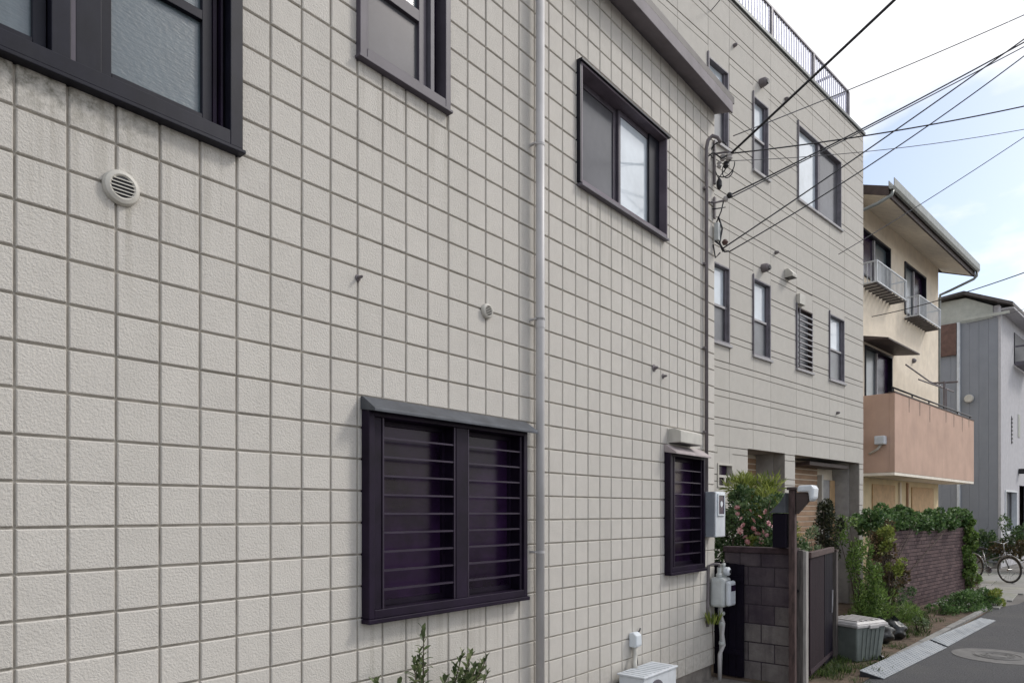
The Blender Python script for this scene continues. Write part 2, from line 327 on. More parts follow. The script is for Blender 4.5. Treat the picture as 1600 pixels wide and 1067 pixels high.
M['brown_ceramic'] = mat('cable_tape_brown', (.10, .055, .045), rough=.6)

# ------------------------------------------------------------------ ground (structure)
def sheet(name, poly, z, m, kind='structure'):
    b = MB(); b.add([(x, y, z) for x, y in poly], [tuple(range(len(poly)))]); o = b.build(name, m, fix=False)
    return tag(o, kind=kind)
tag(MB().add([(-250,-250,-.012),(250,-250,-.012),(250,350,-.012),(-250,350,-.012)], [(0,1,2,3)]).build('ground', M['ground'], fix=False), kind='structure')
sheet('road', [(-1.93, -30), (2.2, -30), (2.2, 17), (3.6, 34), (9, 90), (5.0, 90), (-.2, 30), (-1.15, 19.0), (-1.62, 17.5), (-2.12, 9), (-2.13, 8)], 0.0, M['asphalt'])
sheet('soil_strip', [(-6.5, 8.15), (-2.13, 8.15), (-2.06, 9), (-1.50, 17.6), (-6.5, 17.6)], 0.012, M['soil'])
sheet('house_verge', [(-3.6, -6), (-2.13, -6), (-2.13, 8.15), (-3.6, 8.15)], 0.006, M['concrete_base'])
# gutter kerb beside the road, real kerb blocks
kroot = empty('kerb', (0, 0, 0)); tag(kroot, kind='structure')
def kerb_x(y): return -2.0 + (max(0, y-9) * .065 if y < 17.8 else .62)
y = 9.7; kshare = MB().box(-.10, 0, 0, .59, 0, .07).mesh('kerb_block', M['kerb'])
while y < 17.4:
    o = link('kerb_block', kshare, kroot, (kerb_x(y)-.09, y, -.004), (0, 0, -.062 if y > 8 else 0)); o.scale = (1, 1, random.uniform(.94, 1.05)); bev(o, .012)
    y += .6
# pale paving of the forecourt, slab by slab
froot = empty('forecourt_pavement'); tag(froot, kind='structure')
for i in range(7):
    for j in range(6):
        x1 = kerb_x(18) - .02 - i*.92 + j*.10; y0 = 17.65 + j*1.75
        if x1 - .9 < -3.0 and y0 < 20.9: continue
        MB().box(x1-.90, x1, y0, y0+1.73, -.01, .026 + random.uniform(0, .008)).build('paving_slab', M['paving'], froot, bevel=.008)

# ------------------------------------------------------------------ HOUSE 1: tiled house
H1X = -3.52
h1 = empty('tiled_house', (H1X, 0, 0), 0, 'cream house clad in square stucco tiles, filling the left half of the photo', 'house')
# openings (y0,y1,z0,z1)
WA = (-.35, 1.90, 3.98, 6.05); WB = (2.683, 3.48, 4.90, 6.30); WC = (5.125, 6.775, 5.00, 6.08)
WD = (2.725, 4.312, 1.375, 2.70); WE = (6.78, 7.665, 1.39, 2.70)
holes = [WA, WB, WC, WD, WE]
def grow(h, g): return (h[0]-g, h[1]+g, h[2]-g, h[3]+g)
Y0, Y1, ZB, ZT = -2.106, 8.094, .18, 6.95
m = MB(); holed_wall(m, Y0, Y1-.01, ZB, ZT, [grow(h, -.012) for h in holes], .16, 0.0)
m.build('wall', M['joint'], h1)
MB().box(-.18, -.02, Y0, Y1-.03, 0, ZB).build('foundation', M['concrete_base'], h1)
b = MB(); b.box(-7.0, -6.85, Y0, Y1, 0, ZT); b.box(-6.85, -.17, Y0, Y0+.12, 0, ZT); b.box(-6.85, -.17, Y1-.13, Y1-.012, 0, ZT)
b.build('rear_wall', M['tile'], h1)
MB().box(-6.84, -.22, Y0+.13, Y1-.14, 3.2, 3.3).build('upper_floor', M['grey_inner'], h1)
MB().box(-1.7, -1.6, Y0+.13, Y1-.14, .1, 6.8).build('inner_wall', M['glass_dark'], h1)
# tiles
tile_cache = {}
def tile_geo(w, h):
    a, c = .0055, .0115
    vs = [(0,-w/2,-h/2),(0,w/2,-h/2),(0,w/2,h/2),(0,-w/2,h/2)]
    vs += [(.006,-w/2+.001,-h/2+.001),(.006,w/2-.001,-h/2+.001),(.006,w/2-.001,h/2-.001),(.006,-w/2+.001,h/2-.001)]
    vs += [(c,-w/2+a,-h/2+a),(c,w/2-a,-h/2+a),(c,w/2-a,h/2-a),(c,-w/2+a,h/2-a)]
    fs = []
    for r in (0, 4):
        for k in range(4): fs.append((r+k, r+(k+1) % 4, r+4+(k+1) % 4, r+4+k))
    fs.append((8, 9, 10, 11)); return vs, fs
def tile_mesh(w, h):
    k = (round(w, 3), round(h, 3))
    if k not in tile_cache: tile_cache[k] = MB().add(*tile_geo(*k)).mesh('wall_tile', M['tile'], fix=False)
    return tile_cache[k]
J = .0095; pieces = []
fh = [grow(h, -.004) for h in holes]
nrow = 34
for r in range(nrow):
    for c in range(int(round((Y1-Y0)/.2))):
        a = (Y0+c*.2+J/2, Y0+(c+1)*.2-J/2, ZB+r*.2+J/2, min(ZB+(r+1)*.2-J/2, ZT-.005))
        if a[3]-a[2] < .02: continue
        pieces += sub_rects(a, fh)
ca_, sa_ = cos(R(39.85)), sin(R(39.85))
def seen(p):
    cy, cz = (p[0]+p[1])/2, (p[2]+p[3])/2
    Z = -H1X*sa_ + cy*ca_; X = H1X*ca_ + cy*sa_
    if Z < .5: return -1
    px, py = 800+1075*X/Z, 799-1075*(cz-2.05)/Z
    if px < -15 or px > 1620 or py < -15 or py > 1085: return -1
    return (p[1]-p[0])*(p[3]-p[2])/Z**3
pieces.sort(key=seen, reverse=True)
rest = MB()
for i, p in enumerate(pieces):
    w, h = p[1]-p[0], p[3]-p[2]; cy, cz = (p[0]+p[1])/2, (p[2]+p[3])/2
    dx_, rz_, ry_ = random.uniform(-.0012, .0012), random.gauss(0, .0035), random.gauss(0, .0035)
    if i < 300:
        link('wall_tile', tile_mesh(w, h), h1, (dx_, cy, cz), (random.gauss(0, .0012), ry_, rz_))
    else:
        vs, fs = tile_geo(w, h); rot = Euler((0, ry_, rz_)).to_matrix()
        rest.add([rot @ Vector(v) + Vector((dx_, cy, cz)) for v in vs], fs)
tag(rest.build('wall_tiles_far', M['tile'], h1, fix=False), kind='stuff')
# corner trim, tile by tile returns on the end wall
cm = MB()
for r in range(nrow):
    cm.box(-.19, -.001, Y1-.004, Y1+.010, ZB+r*.2+J/2, min(ZB+(r+1)*.2-J/2, ZT-.01))
cm.build('corner_tiles', M['tile'], h1)
# roof and eave
rf = MB(); rf.hexa([(.22,Y0-.3,7.02),(.22,Y1+.10,7.02),(-7.3,Y1+.10,8.9),(-7.3,Y0-.3,8.9),(.22,Y0-.3,7.10),(.22,Y1+.10,7.10),(-7.3,Y1+.10,8.98),(-7.3,Y0-.3,8.98)])
roof1 = rf.build('roof', M['roof'], h1)
MB().hexa([(.20,Y0-.28,6.905),(.20,Y1+.045,6.905),(-.01,Y1+.045,6.955),(-.01,Y0-.28,6.955),(.20,Y0-.28,7.015),(.20,Y1+.045,7.015),(-.01,Y1+.045,7.03),(-.01,Y0-.28,7.03)]).build('eave_board', M['eave'], roof1, bevel=.004)
MB().box(.202, .222, Y0-.28, Y1+.05, 6.89, 7.018).build('fascia', M['eave'], roof1, bevel=.004)
# --- windows
def ring(b, x0, x1, y0, y1, z0, z1, wl, wr, wb, wtp):
    b.box(x0, x1, y0, y0+wl, z0, z1); b.box(x0, x1, y1-wr, y1, z0, z1)
    b.box(x0, x1, y0+wl, y1-wr, z0, z0+wb); b.box(x0, x1, y0+wl, y1-wr, z1-wtp, z1)
# window A (large, upper left)
def window_a():
    b = MB(); ring(b, -.10, .065, *WA, .06, .07, .075, .07)
    b.box(-.02, .070, WA[0]-.015, WA[1]+.015, WA[2]-.02, WA[2]-.0005)
    w = b.build('window', M['bronze'], h1, bevel=.004); w['label'] = 'large dark bronze framed window at the upper left'
    b = MB(); b.box(-.06, .045, 1.02, 1.095, 4.055, 5.98); b.box(-.06, .030, 1.118, 1.225, 4.055, 5.98); b.build('mullion', M['bronze'], w, bevel=.003)
    b = MB(); b.box(-.055, .038, 1.097, 1.116, 4.055, 5.98); b.build('mullion_strip', M['bronze_grey'], w)
    for y0, y1 in ((1.232, 1.765), (.30, 1.015)):
        b = MB(); ring(b, -.055, -.005, y0, y1, 4.06, 5.975, .048, .052, .055, .06); b.box(-.055, -.003, y0+.048, y1-.052, 4.60, 4.65)
        s = b.build('sash', M['bronze'], w, bevel=.003)
        MB().box(-.04, -.03, y0+.046, y1-.05, 4.11, 4.602).build('pane', M['glass_obs'], s)
        MB().box(-.04, -.03, y0+.046, y1-.05, 4.648, 5.92).build('pane', M['glass_obs'], s)
    MB().box(-.03, .0, 1.768, 1.788, 4.056, 5.98).build('guide_rail', M['purple_frame'], w)
    MB().box(-.03, .02, 1.800, 1.812, 4.056, 5.98).build('guide_rail', M['purple_frame'], w)
    b = MB(); ring(b, -.055, -.005, -.28, .29, 4.06, 5.975, .048, .052, .055, .06); s = b.build('sash', M['bronze'], w)
    MB().box(-.04, -.03, -.234, .24, 4.11, 5.92).build('pane', M['glass_obs'], s)
window_a()
def window_b():
    b = MB(); ring(b, -.10, .05, *WB, .055, .05, .06, .06); b.box(-.02, .062, WB[0]-.012, WB[1]+.012, WB[2]-.02, WB[2]-.0005)
    w = b.build('window', M['bronze_grey'], h1, bevel=.004); w['label'] = 'tall narrow dark framed window at the top'
    b = MB(); ring(b, -.06, -.01, 2.745, 3.30, 4.965, 6.235, .05, .07, .05, .05); b.box(-.06, -.007, 2.795, 3.23, 5.42, 5.50)
    s = b.build('sash', M['bronze_grey'], w, bevel=.003)
    MB().box(-.045, -.035, 2.79, 3.235, 5.01, 5.425).build('pane', M['glass_grey'], s)
    MB().box(-.045, -.035, 2.79, 3.235, 5.495, 6.19).build('pane', M['glass_obs'], s)
    MB().box(-.03, .02, 3.312, 3.345, 4.961, 6.235).build('guide_rail', M['alu_dark'], w)
    MB().box(-.09, -.05, 3.30, 3.43, 4.962, 6.235).build('dark_slot', M['purple_frame'], w)
    MB().tube([(-.002, 2.80, 5.52), (.012, 2.80, 5.50), (.012, 2.80, 5.42), (-.002, 2.80, 5.40)], .006, 6).build('latch', M['purple_frame'], s)
window_b()
def window_c():
    b = MB(); ring(b, -.13, .052, *WC, .020, .020, .028, .022); w = b.build('window', M['mauve_frame'], h1, bevel=.003)
    w['label'] = 'two pane sliding window with a deep grey frame under the eave'
    MB().box(.0, .075, WC[0]-.02, WC[1]+.03, WC[3]-.002, WC[3]+.018).build('drip_hood', M['bronze'], w)
    b = MB(); b.hexa([(.01,WC[0]-.01,WC[2]-.03),(.070,WC[0]-.01,WC[2]-.035),(.070,WC[1]+.01,WC[2]-.035),(.01,WC[1]+.01,WC[2]-.03),(.01,WC[0]-.01,WC[2]-.002),(.070,WC[0]-.01,WC[2]-.010),(.070,WC[1]+.01,WC[2]-.012),(.01,WC[1]+.01,WC[2]-.002)])
    b.build('sill', M['alu_dark'], w, bevel=.003)
    MB().box(-.05, .051, WC[0]-.018, WC[0]-.001, WC[2], WC[3]).build('side_flange', M['bronze'], w)
    zt = WC[3]-.026
    b = MB(); ring(b, -.115, -.085, 5.15, 5.99, 5.031, zt, .05, .10, .04, .05); s = b.build('sash', M['bronze_grey'], w, bevel=.003)
    MB().box(-.105, -.098, 5.198, 5.892, 5.069, zt-.048).build('pane', M['glass_grey'], s)
    b = MB(); ring(b, -.083, -.055, 5.94, 6.752, 5.031, zt, .04, .10, .04, .05); s = b.build('sash', M['bronze_grey'], w, bevel=.003)
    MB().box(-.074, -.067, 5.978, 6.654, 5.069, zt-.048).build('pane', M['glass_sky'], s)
    MB().box(-.05, -.035, 6.53, 6.752, 5.031, zt).build('screen_stile', M['bronze'], w)
    MB().box(-.06, .045, WC[0]+.0205, WC[0]+.030, WC[2]+.031, zt).build('jamb_strip', M['alu'], w)
window_c()
def window_grille(W, bays, nb, label, hoodz, hood_over, hm='hood'):
    y0, y1, z0, z1 = W
    b = MB(); ring(b, -.09, .085, y0, y1, z0, z1, .045, .045, .055, .05)
    w = b.build('window', M['purple_frame'], h1, bevel=.004); w['label'] = label
    b = MB(); b.box(.02, .10, y0-.012, y1+.012, z0-.03, z0-.0005); b.build('sill', M['purple_frame'], w, bevel=.004)
    for k in range(len(bays)-1):
        MB().box(-.085, .07, bays[k][1], bays[k+1][0], z0+.055, z1-.05).build('mullion', M['purple_frame'], w, bevel=.003)
    MB().box(-.02, .06, y0+.045, bays[0][0], z0+.055, z1-.05).build('side_panel', M['purple_frame'], w, bevel=.002)
    bar = None
    for (a, c) in bays:
        MB().box(-.075, -.066, a, c, z0+.055, z1-.05).build('pane', M['glass_dark'], w)
        b = MB(); ring(b, -.065, -.045, a+.001, c-.001, z0+.056, z1-.051, .03, .03, .035, .03); b.build('sash', M['purple_frame'], w)
        for yy in (a+.006, c-.018):
            MB().box(.052, .066, yy, yy+.012, z0+.056, z1-.051).build('grille_upright', M['bar'], w)
        hh = (z1-.05-(z0+.055))/(nb+1)
        bm_ = MB().hexa([(.040,a+.018,-.007),(.062,a+.018,-.010),(.062,c-.019,-.010),(.040,c-.019,-.007),(.040,a+.018,.004),(.062,a+.018,.001),(.062,c-.019,.001),(.040,c-.019,.004)]).mesh('grille_bar', M['bar'])
        for k in range(nb): link('grille_bar', bm_, w, (0, 0, z0+.055+(k+1)*hh))
    a, c = y0-.012-hood_over[0], y1+hood_over[1]
    b = MB(); b.prism([(0.012, z1+.075), (.03, z1+.078), (.155, z1-.008), (.155, z1-.028), (.012, z1-.004)], 1, a, c)
    b.build('hood', M[hm], w, bevel=.003)
    return w
window_grille(WD, [(2.842, 3.515), (3.632, 4.262)], 9, 'wide dark purple window with a horizontal bar grille and sloping hood', 0, (0, .05))
window_grille(WE, [(6.90, 7.612)], 8, 'narrow dark purple grille window near the corner', 0, (0, .0), 'eave_pale')
# vents
def round_vent(y, z, r, n=7):
    v = MB().lathe([(r, .0), (r, .012), (r*.93, .026), (r*.70, .034), (r*.60, .028), (r*.60, .006)], 0, (.010, y, z), 32).build('vent_cap', M['cap'], h1, smooth=False)
    bev(v, .002)
    MB().lathe([(r*.66, 0), (r*.66, .003)], 0, (.0335, y, z), 24).build('vent_hole', M['black'], v)
    for k in range(n):
        zz_ = z - r*.52 + (k+.5)*r*1.04/n; hw = math.sqrt(max(.0004, (r*.66)**2 - (zz_-z)**2))
        MB().hexa([(.036,y-hw,zz_-r*.03),(.044,y-hw,zz_-r*.06),(.044,y+hw,zz_-r*.06),(.036,y+hw,zz_-r*.03),(.036,y-hw,zz_+r*.03),(.044,y-hw,zz_+r*.0),(.044,y+hw,zz_+r*.0),(.036,y+hw,zz_+r*.03)]).build('vent_slat', M['cap'], v)
round_vent(1.313, 3.577, .082, 5); round_vent(3.895, 3.572, .058, 5)
for y, z, r in ((2.692, 3.514, .016), (6.542, 3.566, .030), (6.742, 3.509, .022)):
    MB().lathe([(r*1.3, 0), (r*1.3, .01), (r*.7, .015), (r*.5, .05), (r*.2, .055)], 0, (.008, y, z), 12).build('wall_fitting', M['pvc_dark'], h1)
# vent hood box above narrow window
b = MB(); b.prism([(0, 2.955), (.09, 2.955), (.165, 2.925), (.165, 2.80), (0, 2.80)], 1, 6.86, 7.40)
vb = b.build('hood_vent', M['cap'], h1, bevel=.006); MB().box(.02, .15, 6.88, 7.38, 2.794, 2.799).build('vent_hole', M['black'], vb)
MB().box(.012, .02, 6.84, 7.60, 2.775, 2.96).build('vent_plate', M['cap'], h1, bevel=.003)
# down pipe
dpipe = MB().tube([(.085, 4.475, .02), (.085, 4.475, 6.9)], .037, 16).build('downpipe', M['pvc'], h1, smooth=True)
for z in (1.72, 3.62, 5.05, 6.4):
    b = MB(); b.lathe([(.040, -.010), (.040, .010)], 2, (.085, 4.475, z), 16); b.box(.005, .05, 4.425, 4.435, z-.01, z+.01); b.box(.03, .08, 4.415, 4.432, z-.006, z+.006)
    b.build('pipe_bracket', M['pvc'], dpipe)
MB().lathe([(.040, -.05), (.040, .05)], 2, (.085, 4.475, 3.60), 16).build('pipe_socket', M['pvc'], dpipe, smooth=False)
# conduit at corner with weatherhead
con = MB().tube([(.045, 7.78, 2.25), (.045, 7.78, 6.38), (.06, 7.79, 6.47), (.10, 7.82, 6.52), (.15, 7.86, 6.50), (.18, 7.88, 6.44)], .022, 10).build('service_conduit', M['pvc_dark'], h1, smooth=True)
for z in (3.0, 4.0, 5.0, 5.9): MB().box(.005, .05, 7.745, 7.815, z-.012, z+.012).build('pipe_bracket', M['pvc_dark'], con)
# duct cover above the outdoor unit
wc_ = MB().prism([(.012, .70), (.012, .84), (.06, .85), (.10, .82), (.105, .72), (.085, .70)], 1, 6.02, 6.13).build('duct_cover', M['white_plastic'], h1, bevel=.012)
MB().tube([(.06, 6.07, .705), (.065, 6.06, .62), (.08, 6.02, .56), (.10, 6.0, .50)], .024, 10).build('hose', M['cap'], wc_, smooth=True)
MB().tube([(.05, 6.10, .705), (.05, 6.12, .60), (.05, 6.13, .45)], .008, 8).build('cable', M['cable'], wc_, smooth=True)
MB().tube([(.04, 6.13, .83), (.05, 6.17, .845), (.03, 6.22, .86)], .008, 8).build('cable', M['cable'], wc_, smooth=True)

# outdoor unit
ac = empty('outdoor_unit', (H1X+.21, 6.05, 0), 0, 'white air conditioner outdoor unit with a ribbed lid at the foot of the tiled wall', 'air conditioner')
MB().box(-.13, .14, -.33, .33, .06, .485).build('casing', M['white_metal'], ac, bevel=.01)
b = MB(); b.box(-.145, .155, -.345, .345, .486, .505); lid = b.build('lid', M['white_metal'], ac, bevel=.006)
for k in range(9): MB().box(-.12, .13, -.30+k*.07, -.285+k*.07, .5055, .510).build('lid_rib', M['white_metal'], lid)
MB().lathe([(.17, 0), (.17, .006)], 0, (.1405, -.09, .27), 28).build('fan_grille', M['alu_dark'], ac)
for yy in (-.25, .25): MB().box(-.12, .13, yy-.03, yy+.03, 0, .06).build('foot', M['black'], ac)
MB().tube([(-.05, .36, .30), (-.05, .42, .22), (-.07, .50, .14), (-.10, .55, .03)], .012, 8).build('hose', M['cap'], ac, smooth=True)

# electric meter box
em = empty('electric_meter', (H1X+.012, 7.83, 2.02), 0, 'white electricity meter box, its sides coloured grey as shade, with a dark window on the house corner', 'electricity meter')
MB().box(0, .165, -.14, .13, -.27, .265).build('back_box', M['meter_shade'], em, bevel=.008)
MB().box(.166, .190, -.145, .135, -.27, .265).build('cover', M['white_metal'], em, bevel=.012)
b = MB(); ring(b, .1905, .205, -.105, .095, -.02, .240, .02, .02, .02, .02); b.build('window_frame', M['white_plastic'], em, bevel=.004)
MB().box(.1905, .196, -.084, .074, .001, .219).build('meter_window', M['glass_dark'], em)
MB().lathe([(.03, 0), (.035, .004)], 0, (.1965, 0, .12), 20).build('dial', M['white_plastic'], em)
# gas meter
gm = empty('gas_meter', (H1X+.125, 8.03, 1.12), 0, 'pale grey gas meter with round couplings and pipes below the electricity meter', 'gas meter'); gm.scale = (1.12, 1.12, 1.0)
b = MB(); b.box(-.09, .075, -.11, .10, -.22, .14); o = b.build('casing', M['gasmeter'], gm, bevel=.035)
b = MB(); b.box(.076, .13, -.09, .09, -.20, .10); o = b.build('front_cover', M['white_metal'], gm, bevel=.03)
for yy in (-.06, .06):
    MB().lathe([(.028, -.0), (.034, .02), (.034, .05), (.022, .06), (.022, .13)], 2, (0, yy, .13), 14).build('coupling', M['gasmeter'], gm)
MB().lathe([(.045, -.03), (.052, -.015), (.052, .015), (.03, .03)], 0, (.06, .02, .21), 18).build('regulator', M['white_metal'], gm)
MB().lathe([(.022, 0), (.022, .006)], 0, (.091, .02, .21), 16).build('regulator_hole', M['black'], gm)
MB().box(.131, .134, -.055, .055, -.02, .05).build('dial_window', M['glass_dark'], gm)
MB().tube([(0, -.06, .26), (-.0, -.06, .30), (-.05, -.09, .30), (-.09, -.13, .28), (-.09, -.15, -.2), (-.09, -.15, -.45)], .017, 8).build('pipe', M['pvc_dark'], gm, smooth=True)
MB().tube([(0, .06, .26), (0, .07, .29), (-.04, .10, .28), (-.06, .11, .1), (-.06, .09, -.3), (-.04, .09, -.6), (-.05, .08, -1.12)], .019, 8).build('pipe', M['gasmeter'], gm, smooth=True)
MB().tube([(.0, -.02, -.22), (.0, -.01, -.34), (.02, .0, -.42), (.0, .02, -.55), (.02, .01, -.68), (-.02, .0, -.80), (-.02, 0, -1.12)], .022, 8).build('pipe', M['pvc'], gm, smooth=True)
for z in (-.30, -.42, -.66): MB().lathe([(.03, -.02), (.034, 0), (.03, .02)], 2, (.005, 0, z), 12).build('valve', M['gasmeter'], gm)

# ------------------------------------------------------------------ BUILDING 2: grey sided three storey
P2 = (-4.373, 11.981); D2 = 6.4
b2 = empty('grey_building', (P2[0], P2[1], 0), D2, 'pale grey three storey building with grooved siding, roof railing and pillared porch', 'building')
S0, S1, ZP = -3.80, 4.85, 10.43
wins2 = [('n', -1.74, -1.10, 7.94, 9.20), ('n', -.27, .30, 7.92, 9.20), ('b', 1.50, 3.60, 7.97, 9.40),
         ('n', -1.62, -1.06, 4.76, 6.02), ('n', -.27, .385, 4.74, 6.07), ('g', 1.43, 2.15, 4.76, 5.93), ('n', 2.97, 3.77, 4.76, 6.10)]
opens = [(-.46, .95, 0, 3.12), (1.37, 4.62, 0, 3.12), (-1.46, -.98, 2.44, 2.83)]
h2 = [(w[1], w[2], w[3], w[4]) for w in wins2] + opens
holed_wall(MB(), 0, 0, 0, 0, [], 0)
m = MB(); holed_wall(m, S0, S1-.004, 0, ZP, h2, .20, 0); m.build('wall', M['b2_gap'], b2)
b = MB(); b.box(-8, -.62, S0, S1-.01, 3.4, ZP-.6); b.box(-8, -.62, S0, S1-.01, 0, 3.39); b.build('core_wall', M['b2'], b2)
MB().box(-8.1, -.201, S1-.22, S1+.003, 0, ZP).build('end_wall', M['b2'], b2); MB().box(-8.1, -.201, S0-.003, S0+.2, 0, ZP).build('end_wall', M['b2'], b2)
MB().box(-.62, -.201, S0+.21, S1-.23, 3.12, 3.35).build('porch_ceiling', M['grey_inner'], b2)
# siding planks with double grooves
edges = [S0, -2.60, -1.74, -1.08, -.27, .385, 1.43, 2.15, 2.97, 3.77, S1]
def plank_mesh(w, h):
    b = MB()
    b.box(.0005, .016, 0, w, 0, min(h, .330))
    if h > .36: b.box(.0005, .014, 0, w, .344, h)
    return b.mesh('siding_plank', M['b2'])
z = 3.10 - .455*7; first = True
while z < ZP - .02:
    for i in range(len(edges)-1):
        a = (edges[i]+.004, edges[i+1]-.004, max(z, .02)+.009, min(z+.455, ZP)-.007)
        for p in sub_rects(a, h2):
            if p[3]-p[2] < .03: continue
            o = link('siding_plank', plank_mesh(p[1]-p[0], p[3]-p[2]), b2, (random.uniform(0, .001), p[0], p[2]))
    z += .455
MB().box(-.22, .05, S0-.02, S1+.05, ZP, ZP+.07).build('parapet_cap', M['b2_cap'], b2, bevel=.01)
# window units of building 2
def win2(kind, a, c, z0, z1, label):
    b = MB(); ring(b, -.10, .022, a+.002, c-.002, z0+.002, z1-.002, .028, .028, .035, .028)
    w = b.build('window', M['alu_mid'] if kind != 'g' else M['brown_dark'], b2, bevel=.004)
    if label: w['label'] = label
    MB().box(.015, .055, a-.03, c+.03, z0-.045, z0-.001).build('sill', M['alu'], w, bevel=.004)
    MB().box(.0145, .04, a-.025, a+.001, z0, z1+.05).build('side_flange', M['alu_dark'], w)
    if kind == 'b':
        mid = a + (c-a)*.48
        MB().box(-.075, -.005, mid-.05, mid+.05, z0+.042, z1-.037).build('mullion', M['alu_dark'], w, bevel=.004)
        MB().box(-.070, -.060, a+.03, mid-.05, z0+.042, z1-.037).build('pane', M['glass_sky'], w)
        MB().box(-.070, -.060, mid+.05, c-.03, z0+.042, z1-.037).build('pane', M['glass_grey'], w)
    elif kind == 'n':
        md = z0 + (z1-z0)*.48
        MB().box(-.065, -.02, a+.03, c-.03, md-.02, md+.02).build('meeting_rail', M['alu'], w, bevel=.003)
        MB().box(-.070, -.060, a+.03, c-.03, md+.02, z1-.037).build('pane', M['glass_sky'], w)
        MB().box(-.062, -.052, a+.03, c-.03, z0+.042, md-.02).build('pane', M['glass_screen'], w)
        MB().box(-.05, -.02, c-.085, c-.03, z0+.042, z1-.037).build('stile', M['alu_dark'], w)
    else:
        MB().box(-.070, -.060, a+.03, c-.03, z0+.042, z1-.037).build('pane', M['glass_screen'], w)
        for yy in (a+.10, c-.06): MB().box(.03, .045, yy-.01, yy+.01, z0+.03, z1-.03).build('grille_upright', M['alu_dark'], w)
        for k in range(10):
            zz_ = z0+.07+k*(z1-z0-.12)/10
            MB().box(.02, .05, a+.08, c-.03, zz_, zz_+.022).build('grille_bar', M['alu'], w)
lbl2 = ['top floor narrow window half behind the neighbour eave', 'top floor narrow window', 'wide two pane window on the top floor', 'middle floor window beside the tiled house corner', 'second narrow window of the middle floor', 'grille covered window on the middle floor', 'rightmost narrow window of the middle floor']
for w, l in zip(wins2, lbl2): win2(*w, l)
MB().box(.02, .09, 1.42, 1.66, 5.96, 6.15).build('shutter_box', M['cap'], b2, bevel=.005)
# small grille window at ground floor
b = MB(); ring(b, -.1, .03, -1.458, -.982, 2.442, 2.828, .03, .03, .03, .03); w = b.build('window', M['cap'], b2)
MB().box(-.08, -.07, -1.43, -1.01, 2.47, 2.80).build('pane', M['glass_dark'], w)
MB().box(.0, .02, -1.43, -1.01, 2.60, 2.64).build('grille_bar', M['cap'], w)
MB().box(.0, .02, -1.24, -1.20, 2.47, 2.598).build('grille_upright', M['cap'], w)
# round and box vents of building 2
def hood2(s, z, r, mt):
    o = MB().lathe([(r, 0), (r, .05), (r*.9, .10), (r*.55, .13)], 0, (.014, s, z), 20).build('vent_cap', mt, b2, smooth=False)
    MB().lathe([(r*.6, 0), (r*.55, .02)], 0, (.135, s+.01, z-.01), 16).build('vent_hole', M['black'], o)
hood2(.071, 6.30, .075, M['pvc_dark']); hood2(0.0, 9.50, .075, M['pvc_dark'])
for s, z in ((.56, 6.70), (-.937, 9.72), (3.347, 4.10), (.95, 9.62)):
    MB().lathe([(.03, 0), (.03, .04), (.015, .07)], 0, (.014, s, z), 12).build('wall_fitting', M['pvc_dark'], b2)
b = MB(); b.prism([(.015, 6.50), (.08, 6.50), (.17, 6.40), (.17, 6.34), (.015, 6.34)], 1, .93, 1.12); vb = b.build('hood_vent', M['cap'], b2, bevel=.006)
MB().box(.02, .16, .94, 1.11, 6.333, 6.339).build('vent_hole', M['black'], vb)
# porch interior: back wall with brown slats, grey door
b = MB(); b.box(-.60, -.56, -.5, 4.6, 0, 3.118); b.build('porch_back', M['cream'], b2)
k = 0; z = 1.2
while z < 3.05:
    MB().box(-.559, -.545, -.44, 2.0, z, z+.085).build('porch_slat', M['brown_slat'], b2)
    MB().box(-.559, -.545, 2.1, 3.75, z, z+.085).build('porch_slat', M['brown_slat'], b2)
    z += .11
MB().box(-.559, -.50, 3.90, 4.30, 0, 2.75).build('porch_door', M['grey_inner'], b2, bevel=.01)
MB().box(-.559, -.49, 4.31, 4.58, 0, 2.75).build('porch_door', M['tan_door'], b2, bevel=.01)
MB().box(-.559, -.46, 3.78, 3.86, 0, 2.85).build('door_post', M['cap'], b2)
MB().box(-.50, -.10, 2.3, 4.3, 2.98, 3.05).build('porch_beam', M['brown_dark'], b2)
MB().box(-.2-.35, -.205, .951, 1.369, 0, 3.118).build('pillar', M['grey_inner'], b2)
MB().box(-.2-.35, -.205, 4.60, 4.83, 0, 3.118).build('pillar', M['grey_inner'], b2)
# roof railing
rl = MB(); rl.box(-.09, -.04, S0, 4.20, 11.13, 11.17); top = rl.build('roof_railing', M['rail'], b2, bevel=.004)
top['label'] = 'metal railing with thin pale balusters on the parapet'
MB().box(-.08, -.05, S0, 4.18, 10.56, 10.585).build('bottom_rail', M['rail'], top)
for s in (-3.0, -1.2, .56, 2.36, 4.18): MB().box(-.095, -.035, s-.03, s+.03, 10.501, 11.13).build('post', M['rail'], top)
bal = MB().box(-.075, -.057, -.009, .009, 10.586, 11.13).mesh('baluster', M['baluster'])
s = S0+.07; pst = (-3.0, -1.2, .56, 2.36, 4.18)
while s < 4.15:
    if min(abs(s-q) for q in pst) > .045: link('baluster', bal, top, (0, s, 0))
    s += .105
for sy in (4.18, 3.35): MB().box(-7.9, -.10, sy-.02, sy+.02, 11.13, 11.17).build('return_rail', M['rail'], top)
for k in range(24):
    MB().box(-.30-k*.3, -.285-k*.3, 4.17, 4.185, 10.501, 11.129).build('baluster', M['baluster'], top)

